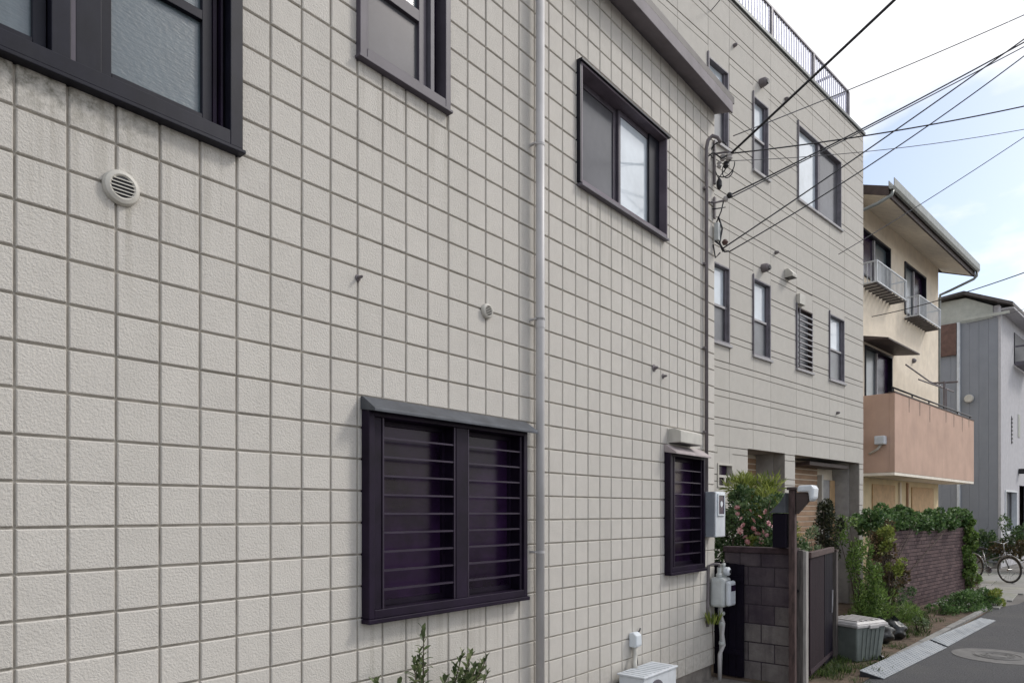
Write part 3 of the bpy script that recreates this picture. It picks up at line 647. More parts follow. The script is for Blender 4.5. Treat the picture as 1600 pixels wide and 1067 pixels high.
# ------------------------------------------------------------------ HOUSE 3: cream house with salmon balcony
P3 = (-3.419, 17.987); D3 = 6.1
h3 = empty('cream_house', (P3[0], P3[1], 0), D3, 'cream yellow house with a salmon balcony and broad eave beyond the grey building', 'house')
O3 = -.85
w3 = [(.30, 2.42, 7.85, 9.02), (3.60, 5.56, 7.55, 9.00), (.55, 2.55, 3.1, 6.17)]
m = MB(); holed_wall(m, -1.2, 6.88, 2.9, 9.62, w3, .2, O3); m.build('wall', M['cream'], h3)
MB().box(-7.8, O3-.001, -1.2, 6.879, 0, 2.899).build('ground_floor_wall', M['yellow'], h3)
b = MB(); b.box(-7.8, O3-.201, -1.2, -1.0, 2.9, 9.62); b.box(-7.8, O3-.201, 6.68, 6.88, 2.9, 9.62); b.box(-7.8, -7.6, -1.0, 6.68, 2.9, 9.62)
b.add([(O3-.001,6.879,9.62),(-7.8,6.879,9.62),(-4.35,6.879,10.95),(O3-.001,6.70,9.62),(-7.8,6.70,9.62),(-4.35,6.70,10.95)], [(0,1,2),(5,4,3),(0,2,5,3),(1,4,5,2),(0,3,4,1)])
b.build('end_wall', M['cream'], h3)
MB().box(-1.5, -1.45, -.9, 6.6, 2.95, 9.5).build('inner_wall', M['grey_inner'], h3)
# ground floor doors and panels under balcony
MB().box(O3+.001, O3+.03, 1.05, 2.75, 0, 2.75).build('door', M['tan_door'], h3, bevel=.01)
MB().box(O3+.001, O3+.03, 4.2, 6.3, 0, 2.75).build('door', M['tan_door'], h3, bevel=.01)
MB().box(O3+.001, O3+.05, 3.1, 3.2, 0, 2.85).build('door_post', M['cream'], h3)
MB().box(O3+.001, O3+.05, 3.75, 3.85, 0, 2.85).build('door_post', M['brown_slat'], h3)
# roof
zr = lambda o: 9.30 + (0 - o)*.385
b = MB(); b.hexa([(.02,-.44,9.36),(.02,7.33,9.36),(-4.35,7.33,11.05),(-4.35,-.44,11.05),(.02,-.44,9.44),(.02,7.33,9.44),(-4.35,7.33,11.13),(-4.35,-.44,11.13)])
b.hexa([(-4.351,-.44,11.05),(-4.351,7.33,11.05),(-8.8,7.33,9.36),(-8.8,-.44,9.36),(-4.351,-.44,11.13),(-4.351,7.33,11.13),(-8.8,7.33,9.44),(-8.8,-.44,9.44)])
rf3 = b.build('roof', M['roof'], h3)
MB().hexa([(-.03,-.40,9.27),(-.03,7.29,9.27),(O3,7.29,9.60),(O3,-.40,9.60),(-.03,-.40,9.30),(-.03,7.29,9.30),(O3,7.29,9.63),(O3,-.40,9.63)]).build('soffit', M['soffit'], rf3)
MB().box(-.028, .018, -.44, 7.33, 9.24, 9.37).build('fascia', M['brown_dark'], rf3, bevel=.004)
for s in (-.47, 7.33): MB().hexa([(.02,s,9.24),(.02,s+.03,9.24),(-4.35,s+.03,10.92),(-4.35,s,10.92),(.02,s,9.46),(.02,s+.03,9.46),(-4.35,s+.03,11.15),(-4.35,s,11.15)]).build('verge_board', M['brown_dark'], rf3)
b = MB(); prof = [(.02, 9.62), (.02, 9.48), (.05, 9.42), (.11, 9.42), (.145, 9.48), (.145, 9.66), (.132, 9.66), (.13, 9.49), (.10, 9.437), (.055, 9.437), (.034, 9.49), (.034, 9.62)]
b.prism([(o_, z_-.06) for o_, z_ in prof], 1, -.50, 7.38); b.build('gutter', M['gutter'], rf3)
MB().tube([(.08, -.40, 9.36), (.06, -.42, 9.25), (-.2, -.50, 9.12), (-.6, -.62, 9.0), (O3+.06, -.70, 8.85), (O3+.06, -.72, 3.0)], .04, 10).build('downpipe', M['gutter'], rf3, smooth=True)
MB().tube([(.08, 7.30, 9.37), (.07, 7.30, 9.24), (.0, 7.28, 9.16), (-.6, 7.1, 8.90), (O3+.02, 7.0, 8.80), (O3+.02, 6.95, 8.6), (O3-.02, 6.94, 3.0)], .038, 10).build('downpipe', M['gutter'], rf3, smooth=True)
def win3(a, c, z0, z1, box):
    b = MB(); ring(b, O3-.12, O3+.03, a+.002, c-.002, z0+.002, z1-.002, .05, .05, .05, .05); w = b.build('window', M['bronze'], h3, bevel=.004)
    mid = (a+c)/2
    MB().box(O3-.10, O3-.03, mid-.04, mid+.04, z0+.052, z1-.052).build('mullion', M['alu'], w)
    MB().box(O3-.09, O3-.08, a+.052, mid-.04, z0+.052, z1-.052).build('pane', M['glass_dark' if box == 1 else 'glass_obs'], w)
    MB().box(O3-.09, O3-.08, mid+.04, c-.052, z0+.052, z1-.052).build('pane', M['glass_obs' if box == 1 else 'glass_dark'], w)
    if box == 3: return w
    # projecting window rail box
    f0, f1 = O3+.01, -.46; za, zb = (7.57, 8.10) if box == 1 else (7.42, 7.98)
    g = MB(); g.box(f1-.03, f1, a-.04, c+.04, zb-.03, zb); g.box(f1-.03, f1, a-.04, c+.04, za, za+.03)
    for s_ in (a-.04, c+.01): g.box(f0, f1-.03, s_, s_+.03, zb-.03, zb); g.box(f0, f1-.03, s_, s_+.03, za, za+.03); g.box(f1-.03, f1, s_, s_+.03, za+.03, zb-.03)
    bx = g.build('window_balcony', M['white_metal'], h3, bevel=.003); n = 22
    bx['label'] = 'white barred flower rail under ' + ('the near' if box == 1 else 'the far') + ' top floor window'
    me = MB().box(f1-.022, f1-.010, -.009, .009, za+.031, zb-.031).mesh('baluster', M['white_metal'])
    for k in range(n): link('baluster', me, bx, (0, a+.03+k*(c-a-.06)/(n-1), 0))
    me2 = MB().box(-.009, .009, a-.025, a-.013, za+.031, zb-.031).mesh('baluster', M['white_metal'])
    for k in range(4): link('baluster', me2, bx, (f0+.06+k*.085, 0, 0))
    for k in range(9): MB().box(f0, f1-.03, a+.0+k*(c-a-.12)/8, a+.12+k*(c-a-.12)/8, za-.035, za-.001).build('floor_slat', M['roof'], bx)
    return w
win3(*w3[0], 1); win3(*w3[1], 2); win3(*w3[2], 3)
b = MB(); b.prism([(O3+.001, 6.35), (O3+.62, 6.20), (O3+.62, 6.16), (O3+.001, 6.24)], 1, .30, 2.75); b.build('awning', M['brown_dark'], h3, bevel=.004)
MB().lathe([(.07, 0), (.07, .05), (.03, .09)], 0, (O3+.001, 4.35, 6.35), 16).build('vent_cap', M['pvc_dark'], h3)
# balcony
bal3 = MB(); bal3.box(-.12, 0, 0, 7.30, 2.97, 4.82); bal3.box(O3, -.121, 0, .12, 2.97, 4.82); bal3.box(O3, -.121, 7.18, 7.30, 2.97, 4.82); 
bc = bal3.build('balcony', M['salmon'], h3, bevel=.006); bc['label'] = 'salmon rendered balcony with rain stains under its coping'
MB().box(O3+.002, -.005, .005, 7.295, 2.90, 2.968).build('slab_edge', M['soffit'], bc)
MB().box(-.13, .012, -.012, 7.312, 4.821, 4.85).build('coping', M['brown_dark'], bc)
MB().tube([(-.06, .02, 4.95), (-.06, 7.28, 4.95)], .022, 8).build('rail', M['black'], bc, smooth=True)
for s in (.1, 1.5, 2.9, 4.3, 5.7, 7.1): MB().box(-.075, -.045, s-.015, s+.015, 4.851, 4.94).build('rail_post', M['black'], bc)
for s, l in ((1.05, .34), (1.9, .34), (2.75, .42), (4.25, .30), (5.05, .36), (5.95, .42), (6.7, .22)):
    MB().hexa([(.001,s-.02,4.80-l),(.0022,s-.02,4.80-l),(.0022,s+.015,4.80-l),(.001,s+.015,4.80-l),(.001,s-.035,4.80),(.0022,s-.035,4.80),(.0022,s+.035,4.80),(.001,s+.035,4.80)]).build('rain_stain', M['stain'], bc)
# laundry brackets
b = MB(); b.tube([(-.55, 2.7, 5.95), (-.50, 4.6, 5.75), (-.45, 6.4, 5.72)], .02, 8); b.tube([(-.30, 2.9, 5.55), (-.28, 6.2, 5.62)], .02, 8)
b.tube([(-.20, 4.9, 4.86), (-.20, 4.9, 5.75)], .03, 8); b.tube([(-.55, 4.9, 5.74), (.12, 4.95, 5.70)], .028, 8)
b.tube([(-.25, 5.3, 4.86), (-.25, 5.3, 5.6)], .022, 8); b.build('laundry_rack', M['pvc_dark'], bc)
# lamp and pipe on the balcony side
lf = MB().tube([(-.55, -.03, 3.42), (-.35, -.08, 3.52), (-.28, -.08, 3.62)], .03, 8).build('lamp_pipe', M['cap'], bc, smooth=True)
MB().box(-.38, -.16, -.22, -.02, 3.62, 3.82).build('side_lamp', M['white_metal'], bc, bevel=.02)

# ------------------------------------------------------------------ HOUSE 4: grey house at the end
P4 = (-2.433, 30.533); D4 = 6.3
h4 = empty('grey_blue_house', (P4[0], P4[1], 0), D4, 'grey blue house with dark roof edge at the far right beyond the cream house', 'house')
op4 = [(.93, 3.0, 1.2, 2.86), (3.5, 5.6, 0.2, 3.1), (2.0, 2.2, 4.65, 5.72)]
m = MB(); holed_wall(m, 0.12, 14, 0, 9.58, op4, .2, 0); m.build('front_wall', M['h4_front'], h4)
MB().box(-4.8, -.45, .6, 13.9, 0, 9.4).build('inner_wall', M['grey_inner'], h4)
b = MB(); b.prism([(-.201, 0), (-.201, 9.58), (-1.05, 10.05), (-6, 10.05), (-6, 0)], 1, .05, .30); b.build('side_wall', M['h4_top'], h4)
o0 = -.02; k = 0
while o0 > -5.6:   # vertical siding boards on the side wall
    ztop = 9.10 if o0 > -1.25 else 9.0
    MB().box(o0-.2975, o0-.0025, .0+random.uniform(0, .003), .049, .2, ztop).build('siding_board', M['h4_side'], h4); o0 -= .30
MB().box(-1.30, -1.20, -.12, -.002, 0, 9.15).build('downpipe', M['white_metal'], h4, bevel=.02)
MB().box(-2.9, -1.32, -.10, -.002, 7.95, 9.15).build('shutter_panel', M['shutter_brown'], h4, bevel=.01)
MB().box(-.02, .06, -.02, .12, 0, 9.5).build('corner_trim', M['h4_front'], h4)
MB().lathe([(.13, 0), (.16, .06), (.13, .12)], 1, (-.92, -.14, 6.25), 16).build('dish_vent', M['cap'], h4)
b = MB(); b.hexa([(.45,-.22,9.42),(.45,14,9.42),(-1.05,14,10.14),(-1.05,-.22,10.14),(.45,-.22,9.54),(.45,14,9.54),(-1.05,14,10.26),(-1.05,-.22,10.26)])
b.hexa([(-1.051,-.22,10.14),(-1.051,14,10.14),(-6.2,14,9.7),(-6.2,-.22,9.7),(-1.051,-.22,10.26),(-1.051,14,10.26),(-6.2,14,9.82),(-6.2,-.22,9.82)])
b.build('roof', M['roof'], h4)
MB().box(.0, .44, .0, 13.9, 9.35, 9.418).build('soffit', M['h4_front'], h4)
MB().box(-1.2, .35, -.20, -.16, 9.15, 9.25).build('verge_trim', M['h4_top'], h4)
MB().box(-.22, -.19, 1.0, 2.93, 1.21, 2.85).build('pane', M['glass_screen'], h4)
b = MB(); ring(b, -.15, .03, .932, 2.998, 1.202, 2.858, .09, .09, .09, .06); b.build('window', M['white_metal'], h4)
MB().box(-.4, -.38, 3.5, 5.6, .2, 3.1).build('garage_door', M['glass_dark'], h4)
for k in range(7): MB().box(.005, .03, 2.02, 2.18, 4.68+k*.15, 4.74+k*.15).build('louver', M['black'], h4)
MB().box(-.19, -.17, 2.0, 2.2, 4.65, 5.72).build('pane', M['black'], h4)
g = MB(); g.box(.05, .55, 2.4, 4.6, 7.7, 7.78); g.box(.50, .55, 2.4, 4.6, 8.4, 8.46)
for k in range(12): g.box(.51, .54, 2.42+k*.195, 2.46+k*.195, 7.78, 8.4)
g.box(.06, .5, 2.4, 2.45, 8.4, 8.46); g.box(.06, .5, 2.4, 2.43, 7.78, 7.84); g.build('window_balcony', M['alu_dark'], h4)
MB().box(-.005, .03, 2.5, 4.4, 7.8, 9.0).build('window', M['bronze'], h4, bevel=.01)
MB().box(.001, .25, 3.3, 3.5, 3.55, 3.75).build('wall_lamp', M['black'], h4, bevel=.02)
MB().box(.001, .02, 3.2, 3.55, 5.0, 5.9).build('panel', M['h4_top'], h4)

# ------------------------------------------------------------------ brick wall in front of house 3
PB = (-3.0, 15.3); DB = 7.5
bw = empty('brick_wall', (PB[0], PB[1], 0), DB, 'low dark purple brick wall topped with ivy in front of the cream house', 'wall')
LB = 5.2; HB = 1.66
b = MB(); b.box(-.15, -.006, 0, LB, 0, HB); b.box(-2.2, -.151, LB-.15, LB-.006, 0, HB); b.build('mortar_core', M['mortar'], bw)
bricks = []
nc = 21; ch = HB/nc
for r in range(nc):
    x0 = -(.11 if r % 2 else 0)
    s = x0
    while s < LB:
        a, c = max(s, 0)+.004, min(s+.22, LB)-.004
        if c-a > .03: bricks.append((a, c, r*ch+.006, (r+1)*ch-.006))
        s += .22
bricks.sort(key=lambda q: (q[0]+q[1])/2 < .9)       # the near stretch hides behind shrubs
vis = [q for q in bricks if (q[0]+q[1])/2 >= 1.55][:]; vis.sort(key=lambda q: -q[2]); keep = set(vis[:300])
rb = MB(); bshare = {}
for q in bricks:
    d = random.uniform(0, .003)
    if q in keep:
        k = round(q[1]-q[0], 3)
        if k not in bshare: bshare[k] = MB().box(-.02, .007, 0, k, 0, ch-.012).mesh('brick', M['brick'])
        link('brick', bshare[k], bw, (d, q[0], q[2]))
    else: rb.box(-.02+d, .004+d, *q)
for r in range(nc):
    for k in range(9): rb.box(-2.1+k*.22, -1.888+k*.22, LB-.02, LB+.004, r*ch+.004, (r+1)*ch-.004)
tag(rb.build('bricks_far', M['brick'], bw), kind='stuff')

# ------------------------------------------------------------------ gate group between the houses
# old block wall across the gap
gw = empty('block_wall', (-3.48, 8.32, 0), 0, 'dark stained old concrete block wall between the tiled house and the rusty gate post', 'wall')
MB().box(0, .86, .004, .10, 0, 1.545).build('core_wall', M['block_joint'], gw)
row = 0; z = 0
while z < 1.50:
    xs = [0, .30, .62, .86] if row % 2 else [0, .20, .46, .86]
    for a, c in zip(xs[:-1], xs[1:]):
        MB().box(a+.004, c-.004, -.006+random.uniform(0, .006), .06, z+.005, min(z+.225, 1.545))  .build('concrete_block', M['block' if random.random() < .25 + row*.14 else 'block_pale'], gw, bevel=.010)
    z += .23; row += 1
MB().box(-.01, .88, -.025, .125, 1.546, 1.62).build('capping', M['block_cap'], gw, bevel=.012)
# black gate leaf standing against it
gl = empty('open_gate_leaf', (-3.59, 8.235, 0), 0, 'narrow black gate leaf standing open against the block wall', 'gate')
for k in range(4): MB().box(.005+k*.096, .097+k*.096, 0, .035, .03, 1.43-k*.008).build('board', M['gate_black'], gl, bevel=.004)
MB().box(.0, .385, -.022, -.001, .3, .36).build('crossbar', M['gate_black'], gl); MB().box(.0, .385, -.022, -.001, 1.2, 1.26).build('crossbar', M['gate_black'], gl)
# rusty post with letter box roof and lamp
gp = empty('rusty_gate_post', (-2.615, 8.22, 0), 0, 'tall rusty brown gate post carrying a black letter box and white lamp', 'gate post')
MB().box(-.036, .034, -.04, .04, 0, 2.30).build('post', M['rust'], gp, bevel=.006)
MB().box(-.055, .055, -.055, .055, 2.301, 2.335).build('post_cap', M['brown_dark'], gp, bevel=.006)
MB().box(-.20, -.047, -.10, .12, 1.63, 2.03).build('letter_box', M['gate_black'], gp, bevel=.006)
b = MB(); b.prism([(-.23, 2.035), (-.047, 2.035), (-.047, 2.27), (-.10, 2.17)], 1, -.12, .15); b.build('letter_box_roof', M['hood'], gp, bevel=.004)
b = MB(); b.prism([(.047, 2.02), (.047, 2.27), (.16, 2.27), (.19, 2.19)], 1, -.03, .06); b.build('lamp_bracket', M['brown_dark'], gp, bevel=.004)
b = MB(); b.prism([(.06, 2.275), (.075, 2.35), (.23, 2.355), (.255, 2.31), (.245, 2.20), (.20, 2.16), (.19, 2.274)], 1, -.07, .12); b.build('lamp_cover', M['white_plastic'], gp, bevel=.02)
# weathered wooden post pair behind
wp = empty('weathered_post', (-2.585, 8.40, 0), 0, 'grey weathered square wooden post right beside the rusty gate post', 'gate post')
MB().box(-.075, .040, -.05, .05, 0, 1.60).build('post', M['old_wood'], wp, bevel=.008)
MB().box(.041, .078, -.045, .045, 0, 1.585).build('pale_batten', M['old_wood_pale'], wp, bevel=.004)
MB().lathe([(.022, 0), (.022, .02)], 1, (-.02, -.068, 1.12), 12).build('bolt', M['black'], wp)
# slatted gate
sg = empty('slatted_gate', (-2.52, 8.50, 0), -5.5, 'dark brown gate of thin upright slats beyond the weathered post', 'gate')
MB().box(-.03, .03, 0, 1.52, 1.50, 1.57).build('top_rail', M['rust'], sg, bevel=.005)
MB().box(-.02, .02, .02, 1.5, .12, .17).build('bottom_rail', M['gate_wood'], sg)
MB().box(-.030, -.024, .01, 1.5, .10, 1.49).build('gap_shade_sheet', M['gate_black'], sg)  # added black sheet, paints the shade in the slat gaps
sl = MB().box(-.012, .012, 0, .032, .10, 1.499).mesh('slat', M['gate_wood'])
for k in range(17): link('slat', sl, sg, (.0, .03+k*.052, 0))
for k in range(5): MB().box(-.014, .014, .93+k*.112, 1.035+k*.112, .06, 1.495).build('board', M['gate_black'], sg, bevel=.003)
ep = empty('gate_end_post', (-2.67, 10.12, 0), 0, 'dark grey square post at the far end of the slatted gate', 'gate post')
MB().box(-.045, .045, -.045, .045, 0, 1.50).build('post', M['old_wood'], ep, bevel=.006)
MB().box(-.05, .05, -.05, .05, 1.501, 1.53).build('post_cap', M['brown_dark'], ep)
MB().tube([(.05, -.25, 1.0), (.06, -.30, .8), (.05, -.28, .7)], .008, 6).build('latch', M['alu'], ep)

# trash bin
tb = empty('trash_bin', (-2.47, 10.42, 0.012), 24, 'green grey storage bin with a pale ribbed lid beside the gate end post', 'bin'); tb.scale = (1.0, 1.02, 1.0)
b = MB(); b.hexa([(-.21,-.24,0),(.21,-.24,0),(.21,.24,0),(-.21,.24,0),(-.25,-.29,.48),(.25,-.29,.48),(.25,.29,.48),(-.25,.29,.48)]); b.build('body', M['bin_body'], tb, bevel=.02)
for k in range(5): MB().hexa([(.211,-.16+k*.075,.04),(.222,-.16+k*.075,.04),(.222,-.135+k*.075,.04),(.211,-.135+k*.075,.04),(.246,-.17+k*.085,.44),(.257,-.17+k*.085,.44),(.257,-.145+k*.085,.44),(.246,-.145+k*.085,.44)]).build('rib', M['bin_body'], tb)
b = MB(); b.box(-.275, .275, -.31, .31, .47, .515); lid = b.build('lid', M['bin_lid'], tb, bevel=.012)
b = MB(); b.hexa([(-.265,-.30,.516),(.265,-.30,.516),(.265,.30,.516),(-.265,.30,.516),(-.235,-.27,.550),(.235,-.27,.550),(.235,.27,.550),(-.235,.27,.550)]); b.build('lid_dome', M['bin_lid'], lid, bevel=.012)
for k in range(5): MB().box(-.22, .22, -.25+k*.105, -.20+k*.105, .5505, .566).build('lid_rib', M['bin_lid'], lid, bevel=.006)
MB().box(.276, .30, -.09, .09, .46, .51).build('handle', M['bin_lid'], lid, bevel=.008)
for q in (-.23, .23): MB().lathe([(.035, -.02), (.035, .02)], 1, (q, .22, .03), 12).build('wheel', M['black'], tb)

# bagged bundles
def bundle(x, y, rx, ry, rz, lab):
    bm = bmesh.new(); bmesh.ops.create_icosphere(bm, subdivisions=4, radius=1)
    from mathutils import noise
    for v in bm.verts:
        n = noise.noise(v.co*1.7+Vector((x, y, 0))) * .22 + noise.noise(v.co*4.3)*.10 + abs(noise.noise(v.co*9))*.06
        v.co *= 1 + n; v.co.x *= rx; v.co.y *= ry; v.co.z = max(v.co.z, -.75)*rz
    me = bpy.data.meshes.new('plastic_bag'); bm.to_mesh(me); bm.free(); me.materials.append(M['bag'])
    for p in me.polygons: p.use_smooth = True
    root = empty('plastic_bag', (x, y, .012), 0, lab, 'bag', 'dark bags by the shrubs')
    link('sack', me, root, (0, 0, rz*.72)); MB().tube([(0, 0, rz*1.5), (.02, .0, rz*1.75), (.05, .02, rz*1.95)], .03, 8, r1=.06).build('knot', M['bag'], root)
bundle(-2.50, 11.95, .22, .26, .19, 'dark green black plastic bag just behind the trash bin')
bundle(-2.40, 12.45, .20, .20, .17, 'smaller dark plastic bag with pale flowers behind it, right of the larger bag')

# steel ramps over the gutter
def ramp(p0, p1, p2, p3, lab):
    """p0 inner near, p1 outer near, p2 outer far, p3 inner far (x,y); inner edge high"""
    cx, cy = p0; root = empty('kerb_ramp', (cx, cy, 0), 0, lab, 'ramp', 'steel ramps along the gutter')
    q = [(a-cx, b_-cy) for a, b_ in (p0, p1, p2, p3)]; zi, zo = .095, .016; n = 4
    b = MB(); b.hexa([(*q[0], zi-.012), (*q[1], zo-.012), (*q[2], zo-.012), (*q[3], zi-.012), (*q[0], zi), (*q[1], zo), (*q[2], zo), (*q[3], zi)])
    b.build('deck_plate', M['steel'], root, bevel=.003)
    def P(u, v): # u across, v along
        a = Vector((q[0][0], q[0][1], zi)).lerp(Vector((q[3][0], q[3][1], zi)), v); c = Vector((q[1][0], q[1][1], zo)).lerp(Vector((q[2][0], q[2][1], zo)), v)
        return a.lerp(c, u)
    tr = MB(); L_ = (Vector(q[3])-Vector(q[0])).length; nv = int(L_/.045)
    for i in range(nv):
        for j in range(8):
            c = P((j+.5)/8, (i+.5)/nv); d = .012 if (i+j) % 2 else -.012
            t = Vector((d, .014, 0)); w_ = Vector((.003, -.002, 0))
            e = Vector((0, 0, .004)); tr.add([c-t-w_, c-t+w_, c+t+w_, c+t-w_, c-t+e, c+t+e], [(0,1,4),(1,2,5,4),(2,3,5),(3,0,4,5)])
    tag(tr.build('tread_studs', M['steel'], root, fix=False), kind='stuff')
    for v in (.003, .25, .5, .75, .98):  # ribs; the nearest is a black plate painting the dark open end
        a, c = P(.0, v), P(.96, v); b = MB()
        b.hexa([(a.x,a.y,.0),(c.x,c.y,.0),(c.x,c.y+.012,.0),(a.x,a.y+.012,.0),(a.x,a.y,a.z-.013),(c.x,c.y,c.z-.013),(c.x,c.y+.012,c.z-.013),(a.x,a.y+.012,a.z-.013)]); b.build('rib_and_end_shade', M['black'], root)
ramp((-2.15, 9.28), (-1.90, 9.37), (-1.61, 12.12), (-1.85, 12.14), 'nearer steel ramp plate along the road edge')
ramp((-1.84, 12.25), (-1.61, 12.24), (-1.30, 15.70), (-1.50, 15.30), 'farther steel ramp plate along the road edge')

# round patch in the road
mh = empty('manhole_cover', (-.96, 11.9, 0), 0, 'pale round concrete manhole surround in the asphalt at the lower right', 'manhole')
MB().lathe([(.56, .0), (.56, .006)], 2, (0, 0, 0), 40).build('surround', M['manhole'], mh)
cv_ = MB().lathe([(.30, .0061), (.30, .012)], 2, (0, 0, 0), 32).build('cover', M['manhole'], mh)
for rr_ in (.275, .20, .12): MB().tube([(cos(k*pi/18)*rr_, sin(k*pi/18)*rr_, .0125) for k in range(37)], .006, 6, cap=False).build('ring', M['manhole'], cv_)
for k in range(12): MB().tube([(cos(k*pi/6)*.13, sin(k*pi/6)*.13, .0135), (cos(k*pi/6)*.18, sin(k*pi/6)*.18, .0135)], .004, 5).build('stud', M['manhole'], cv_)

# ------------------------------------------------------------------ foliage
def rnd_dir():
    v = Vector((random.gauss(0, 1), random.gauss(0, 1), random.gauss(0, 1))); return v.normalized()
def add_leaf(b, c, d, n, L_, W_):
    d = d.normalized(); s = d.cross(n)
    s = s.normalized() if s.length > 1e-4 else Vector((1, 0, 0)); n = s.cross(d)
    p0 = c; p1 = c + d*L_*.45 + s*W_*.5 + n*W_*.12; p2 = c + d*L_ - n*L_*.12; p3 = c + d*L_*.45 - s*W_*.5 + n*W_*.12; pm = c + d*L_*.5 
    i = len(b.v); b.v += [tuple(p0), tuple(p1), tuple(p2), tuple(p3), tuple(pm)]; b.f += [(i, i+1, i+4), (i+1, i+2, i+4), (i, i+4, i+3), (i+4, i+2, i+3)]
def blob_leaves(b, blobs, n, L_, W_, up=.3, droop=0, shell=.55):
    tot = sum(q[3]*q[4]*q[5] for q in blobs)
    for (x, y, z, rx, ry, rz) in blobs:
        k = int(n*rx*ry*rz/tot)
        # sub clumps give an uneven outline
        subs = [(rnd_dir()*random.uniform(.35, 1.0), random.uniform(.22, .48)) for _ in range(max(7, k//130))]
        for _ in range(k):
            sc, sr = random.choice(subs); d = rnd_dir(); u = sc + d*sr*random.uniform(shell, 1.0)
            p = Vector((x + u.x*rx, y + u.y*ry, z + u.z*rz))
            if p.z < .03: continue
            dr = (d + rnd_dir()*.8 + Vector((0, 0, up - droop))).normalized()
            add_leaf(b, p, dr, (d + rnd_dir()*.6), L_*random.uniform(.6, 1.25), W_*random.uniform(.7, 1.2))
def bush(name, blobs, n, L_, W_, mt, label, cat, stems=None, group=None, up=.3, droop=0, extra=None):
    cx, cy = blobs[0][0], blobs[0][1]
    root = empty(name, (cx, cy, 0), 0, label, cat, group)
    b = MB(); blob_leaves(b, [(q[0]-cx, q[1]-cy, *q[2:]) for q in blobs], n, L_, W_, up, droop)
    b.build('foliage', M[mt], root, fix=False)
    s = MB()
    for q in blobs:
        for _ in range(3):
            e = Vector((q[0]-cx, q[1]-cy, q[2])) + Vector((random.uniform(-.6, .6)*q[3], random.uniform(-.6, .6)*q[4], random.uniform(0, .7)*q[5]))
            a = Vector((random.uniform(-.08, .08), random.uniform(-.08, .08), 0)) if not stems else Vector(stems)+Vector((random.uniform(-.05, .05), random.uniform(-.05, .05), 0))
            mid = a.lerp(e, .5) + Vector((random.uniform(-.06, .06), random.uniform(-.06, .06), .05))
            s.tube([a, mid, e], .012, 6, r1=.004)
    s.build('stems', M['bark'], root, smooth=True)
    return root
# rose bush behind the block wall
rose = bush('rose_bush', [(-3.62, 9.05, 1.75, .38, .35, .42), (-3.30, 9.2, 1.95, .36, .30, .38), (-3.75, 9.2, 2.15, .28, .3, .28), (-3.1, 9.1, 1.6, .35, .3, .25)], 6500, .055, .034, 'leaf_dark',
            'pink flowering rose bush rising behind the block wall beside the house corner', 'bush')
fl = MB()
def flower_mesh(r):
    b = MB()
    for ringi, (k, rr, tilt) in enumerate(((7, 1.0, .3), (6, .72, .8), (4, .4, 1.3))):
        for i in range(k):
            a = 2*pi*(i+ringi*.4)/k; d = Vector((cos(a)*cos(tilt), sin(a)*cos(tilt), sin(tilt))); add_leaf(b, Vector((0, 0, 0)), d, Vector((0, 0, 1)), r*rr, r*rr*.95)
    return b.mesh('flower', M['petal'], fix=False)
fm = [flower_mesh(.055), flower_mesh(.045), flower_mesh(.034)]
for (x, y, z) in [(-3.47, 8.72, 2.02), (-3.42, 8.72, 1.96), (-3.50, 8.78, 2.10), (-3.30, 8.80, 1.93), (-3.22, 8.82, 1.98), (-3.12, 8.85, 1.90), (-3.38, 8.75, 1.72), (-3.36, 8.76, 1.66),
                  (-3.24, 8.8, 1.76), (-3.18, 8.8, 1.79), (-3.12, 8.8, 1.75), (-3.28, 8.76, 1.83), (-3.45, 8.74, 1.80), (-3.05, 8.9, 1.85), (-3.33, 8.78, 2.06), (-3.15, 8.84, 2.05), (-3.4, 8.73, 1.87), (-3.2, 8.8, 1.68)]:
    o = link('rose_flower', random.choice(fm), rose, (x+3.62, y-9.05, z), (random.uniform(.6, 1.5), random.uniform(-.5, .5), random.uniform(0, 6)))
bush('yellow_bamboo', [(-3.62, 9.95, 2.05, .30, .30, .45), (-3.42, 9.8, 1.95, .22, .25, .35), (-3.85, 10.0, 2.25, .24, .24, .32), (-3.35, 9.6, 1.75, .26, .25, .32)], 4300, .15, .022, 'leaf_lime',
     'yellow green thin leaved bamboo clump above the letter box', 'bush', up=.5)
bush('lime_shrub', [(-3.05, 9.1, 1.66, .22, .2, .13), (-3.25, 9.0, 1.64, .2, .2, .10)], 1100, .05, .03, 'leaf_lime', 'low lime green sprig showing over the wall top left of the letter box', 'bush')
bush('dark_topiary', [(-3.18, 11.7, 1.86, .19, .19, .36), (-3.18, 11.7, 1.35, .17, .17, .35)], 4200, .045, .030, 'leaf_topiary', 'dark brownish clipped column shrub in front of the porch', 'bush')
bush('silvery_shrub', [(-2.90, 9.9, 1.60, .16, .25, .30), (-2.95, 10.2, 1.40, .2, .3, .3)], 1300, .045, .022, 'leaf_grey', 'pale grey green shrub behind the slatted gate', 'bush', up=.6)
bush('tall_green_shrub', [(-2.78, 12.0, 1.25, .20, .32, .60), (-2.62, 12.3, .75, .26, .35, .55), (-3.0, 11.9, 1.75, .18, .25, .25)], 3600, .06, .028, 'leaf_mid', 'tall fresh green shrub with small leaves at the porch corner', 'bush', up=.5)
bush('ruddy_shrub', [(-2.62, 12.9, 1.45, .22, .30, .36), (-2.50, 12.9, .95, .20, .30, .45)], 2500, .06, .032, 'leaf_brown', 'reddish brown and green shrub at the near end of the brick wall', 'bush')
bush('yellow_tipped_shrub', [(-2.55, 12.7, 1.62, .17, .22, .24), (-2.42, 12.75, 1.15, .14, .2, .14)], 900, .065, .034, 'leaf_lime', 'yellow green tips growing out of the reddish shrub by the brick wall', 'bush', up=.5)
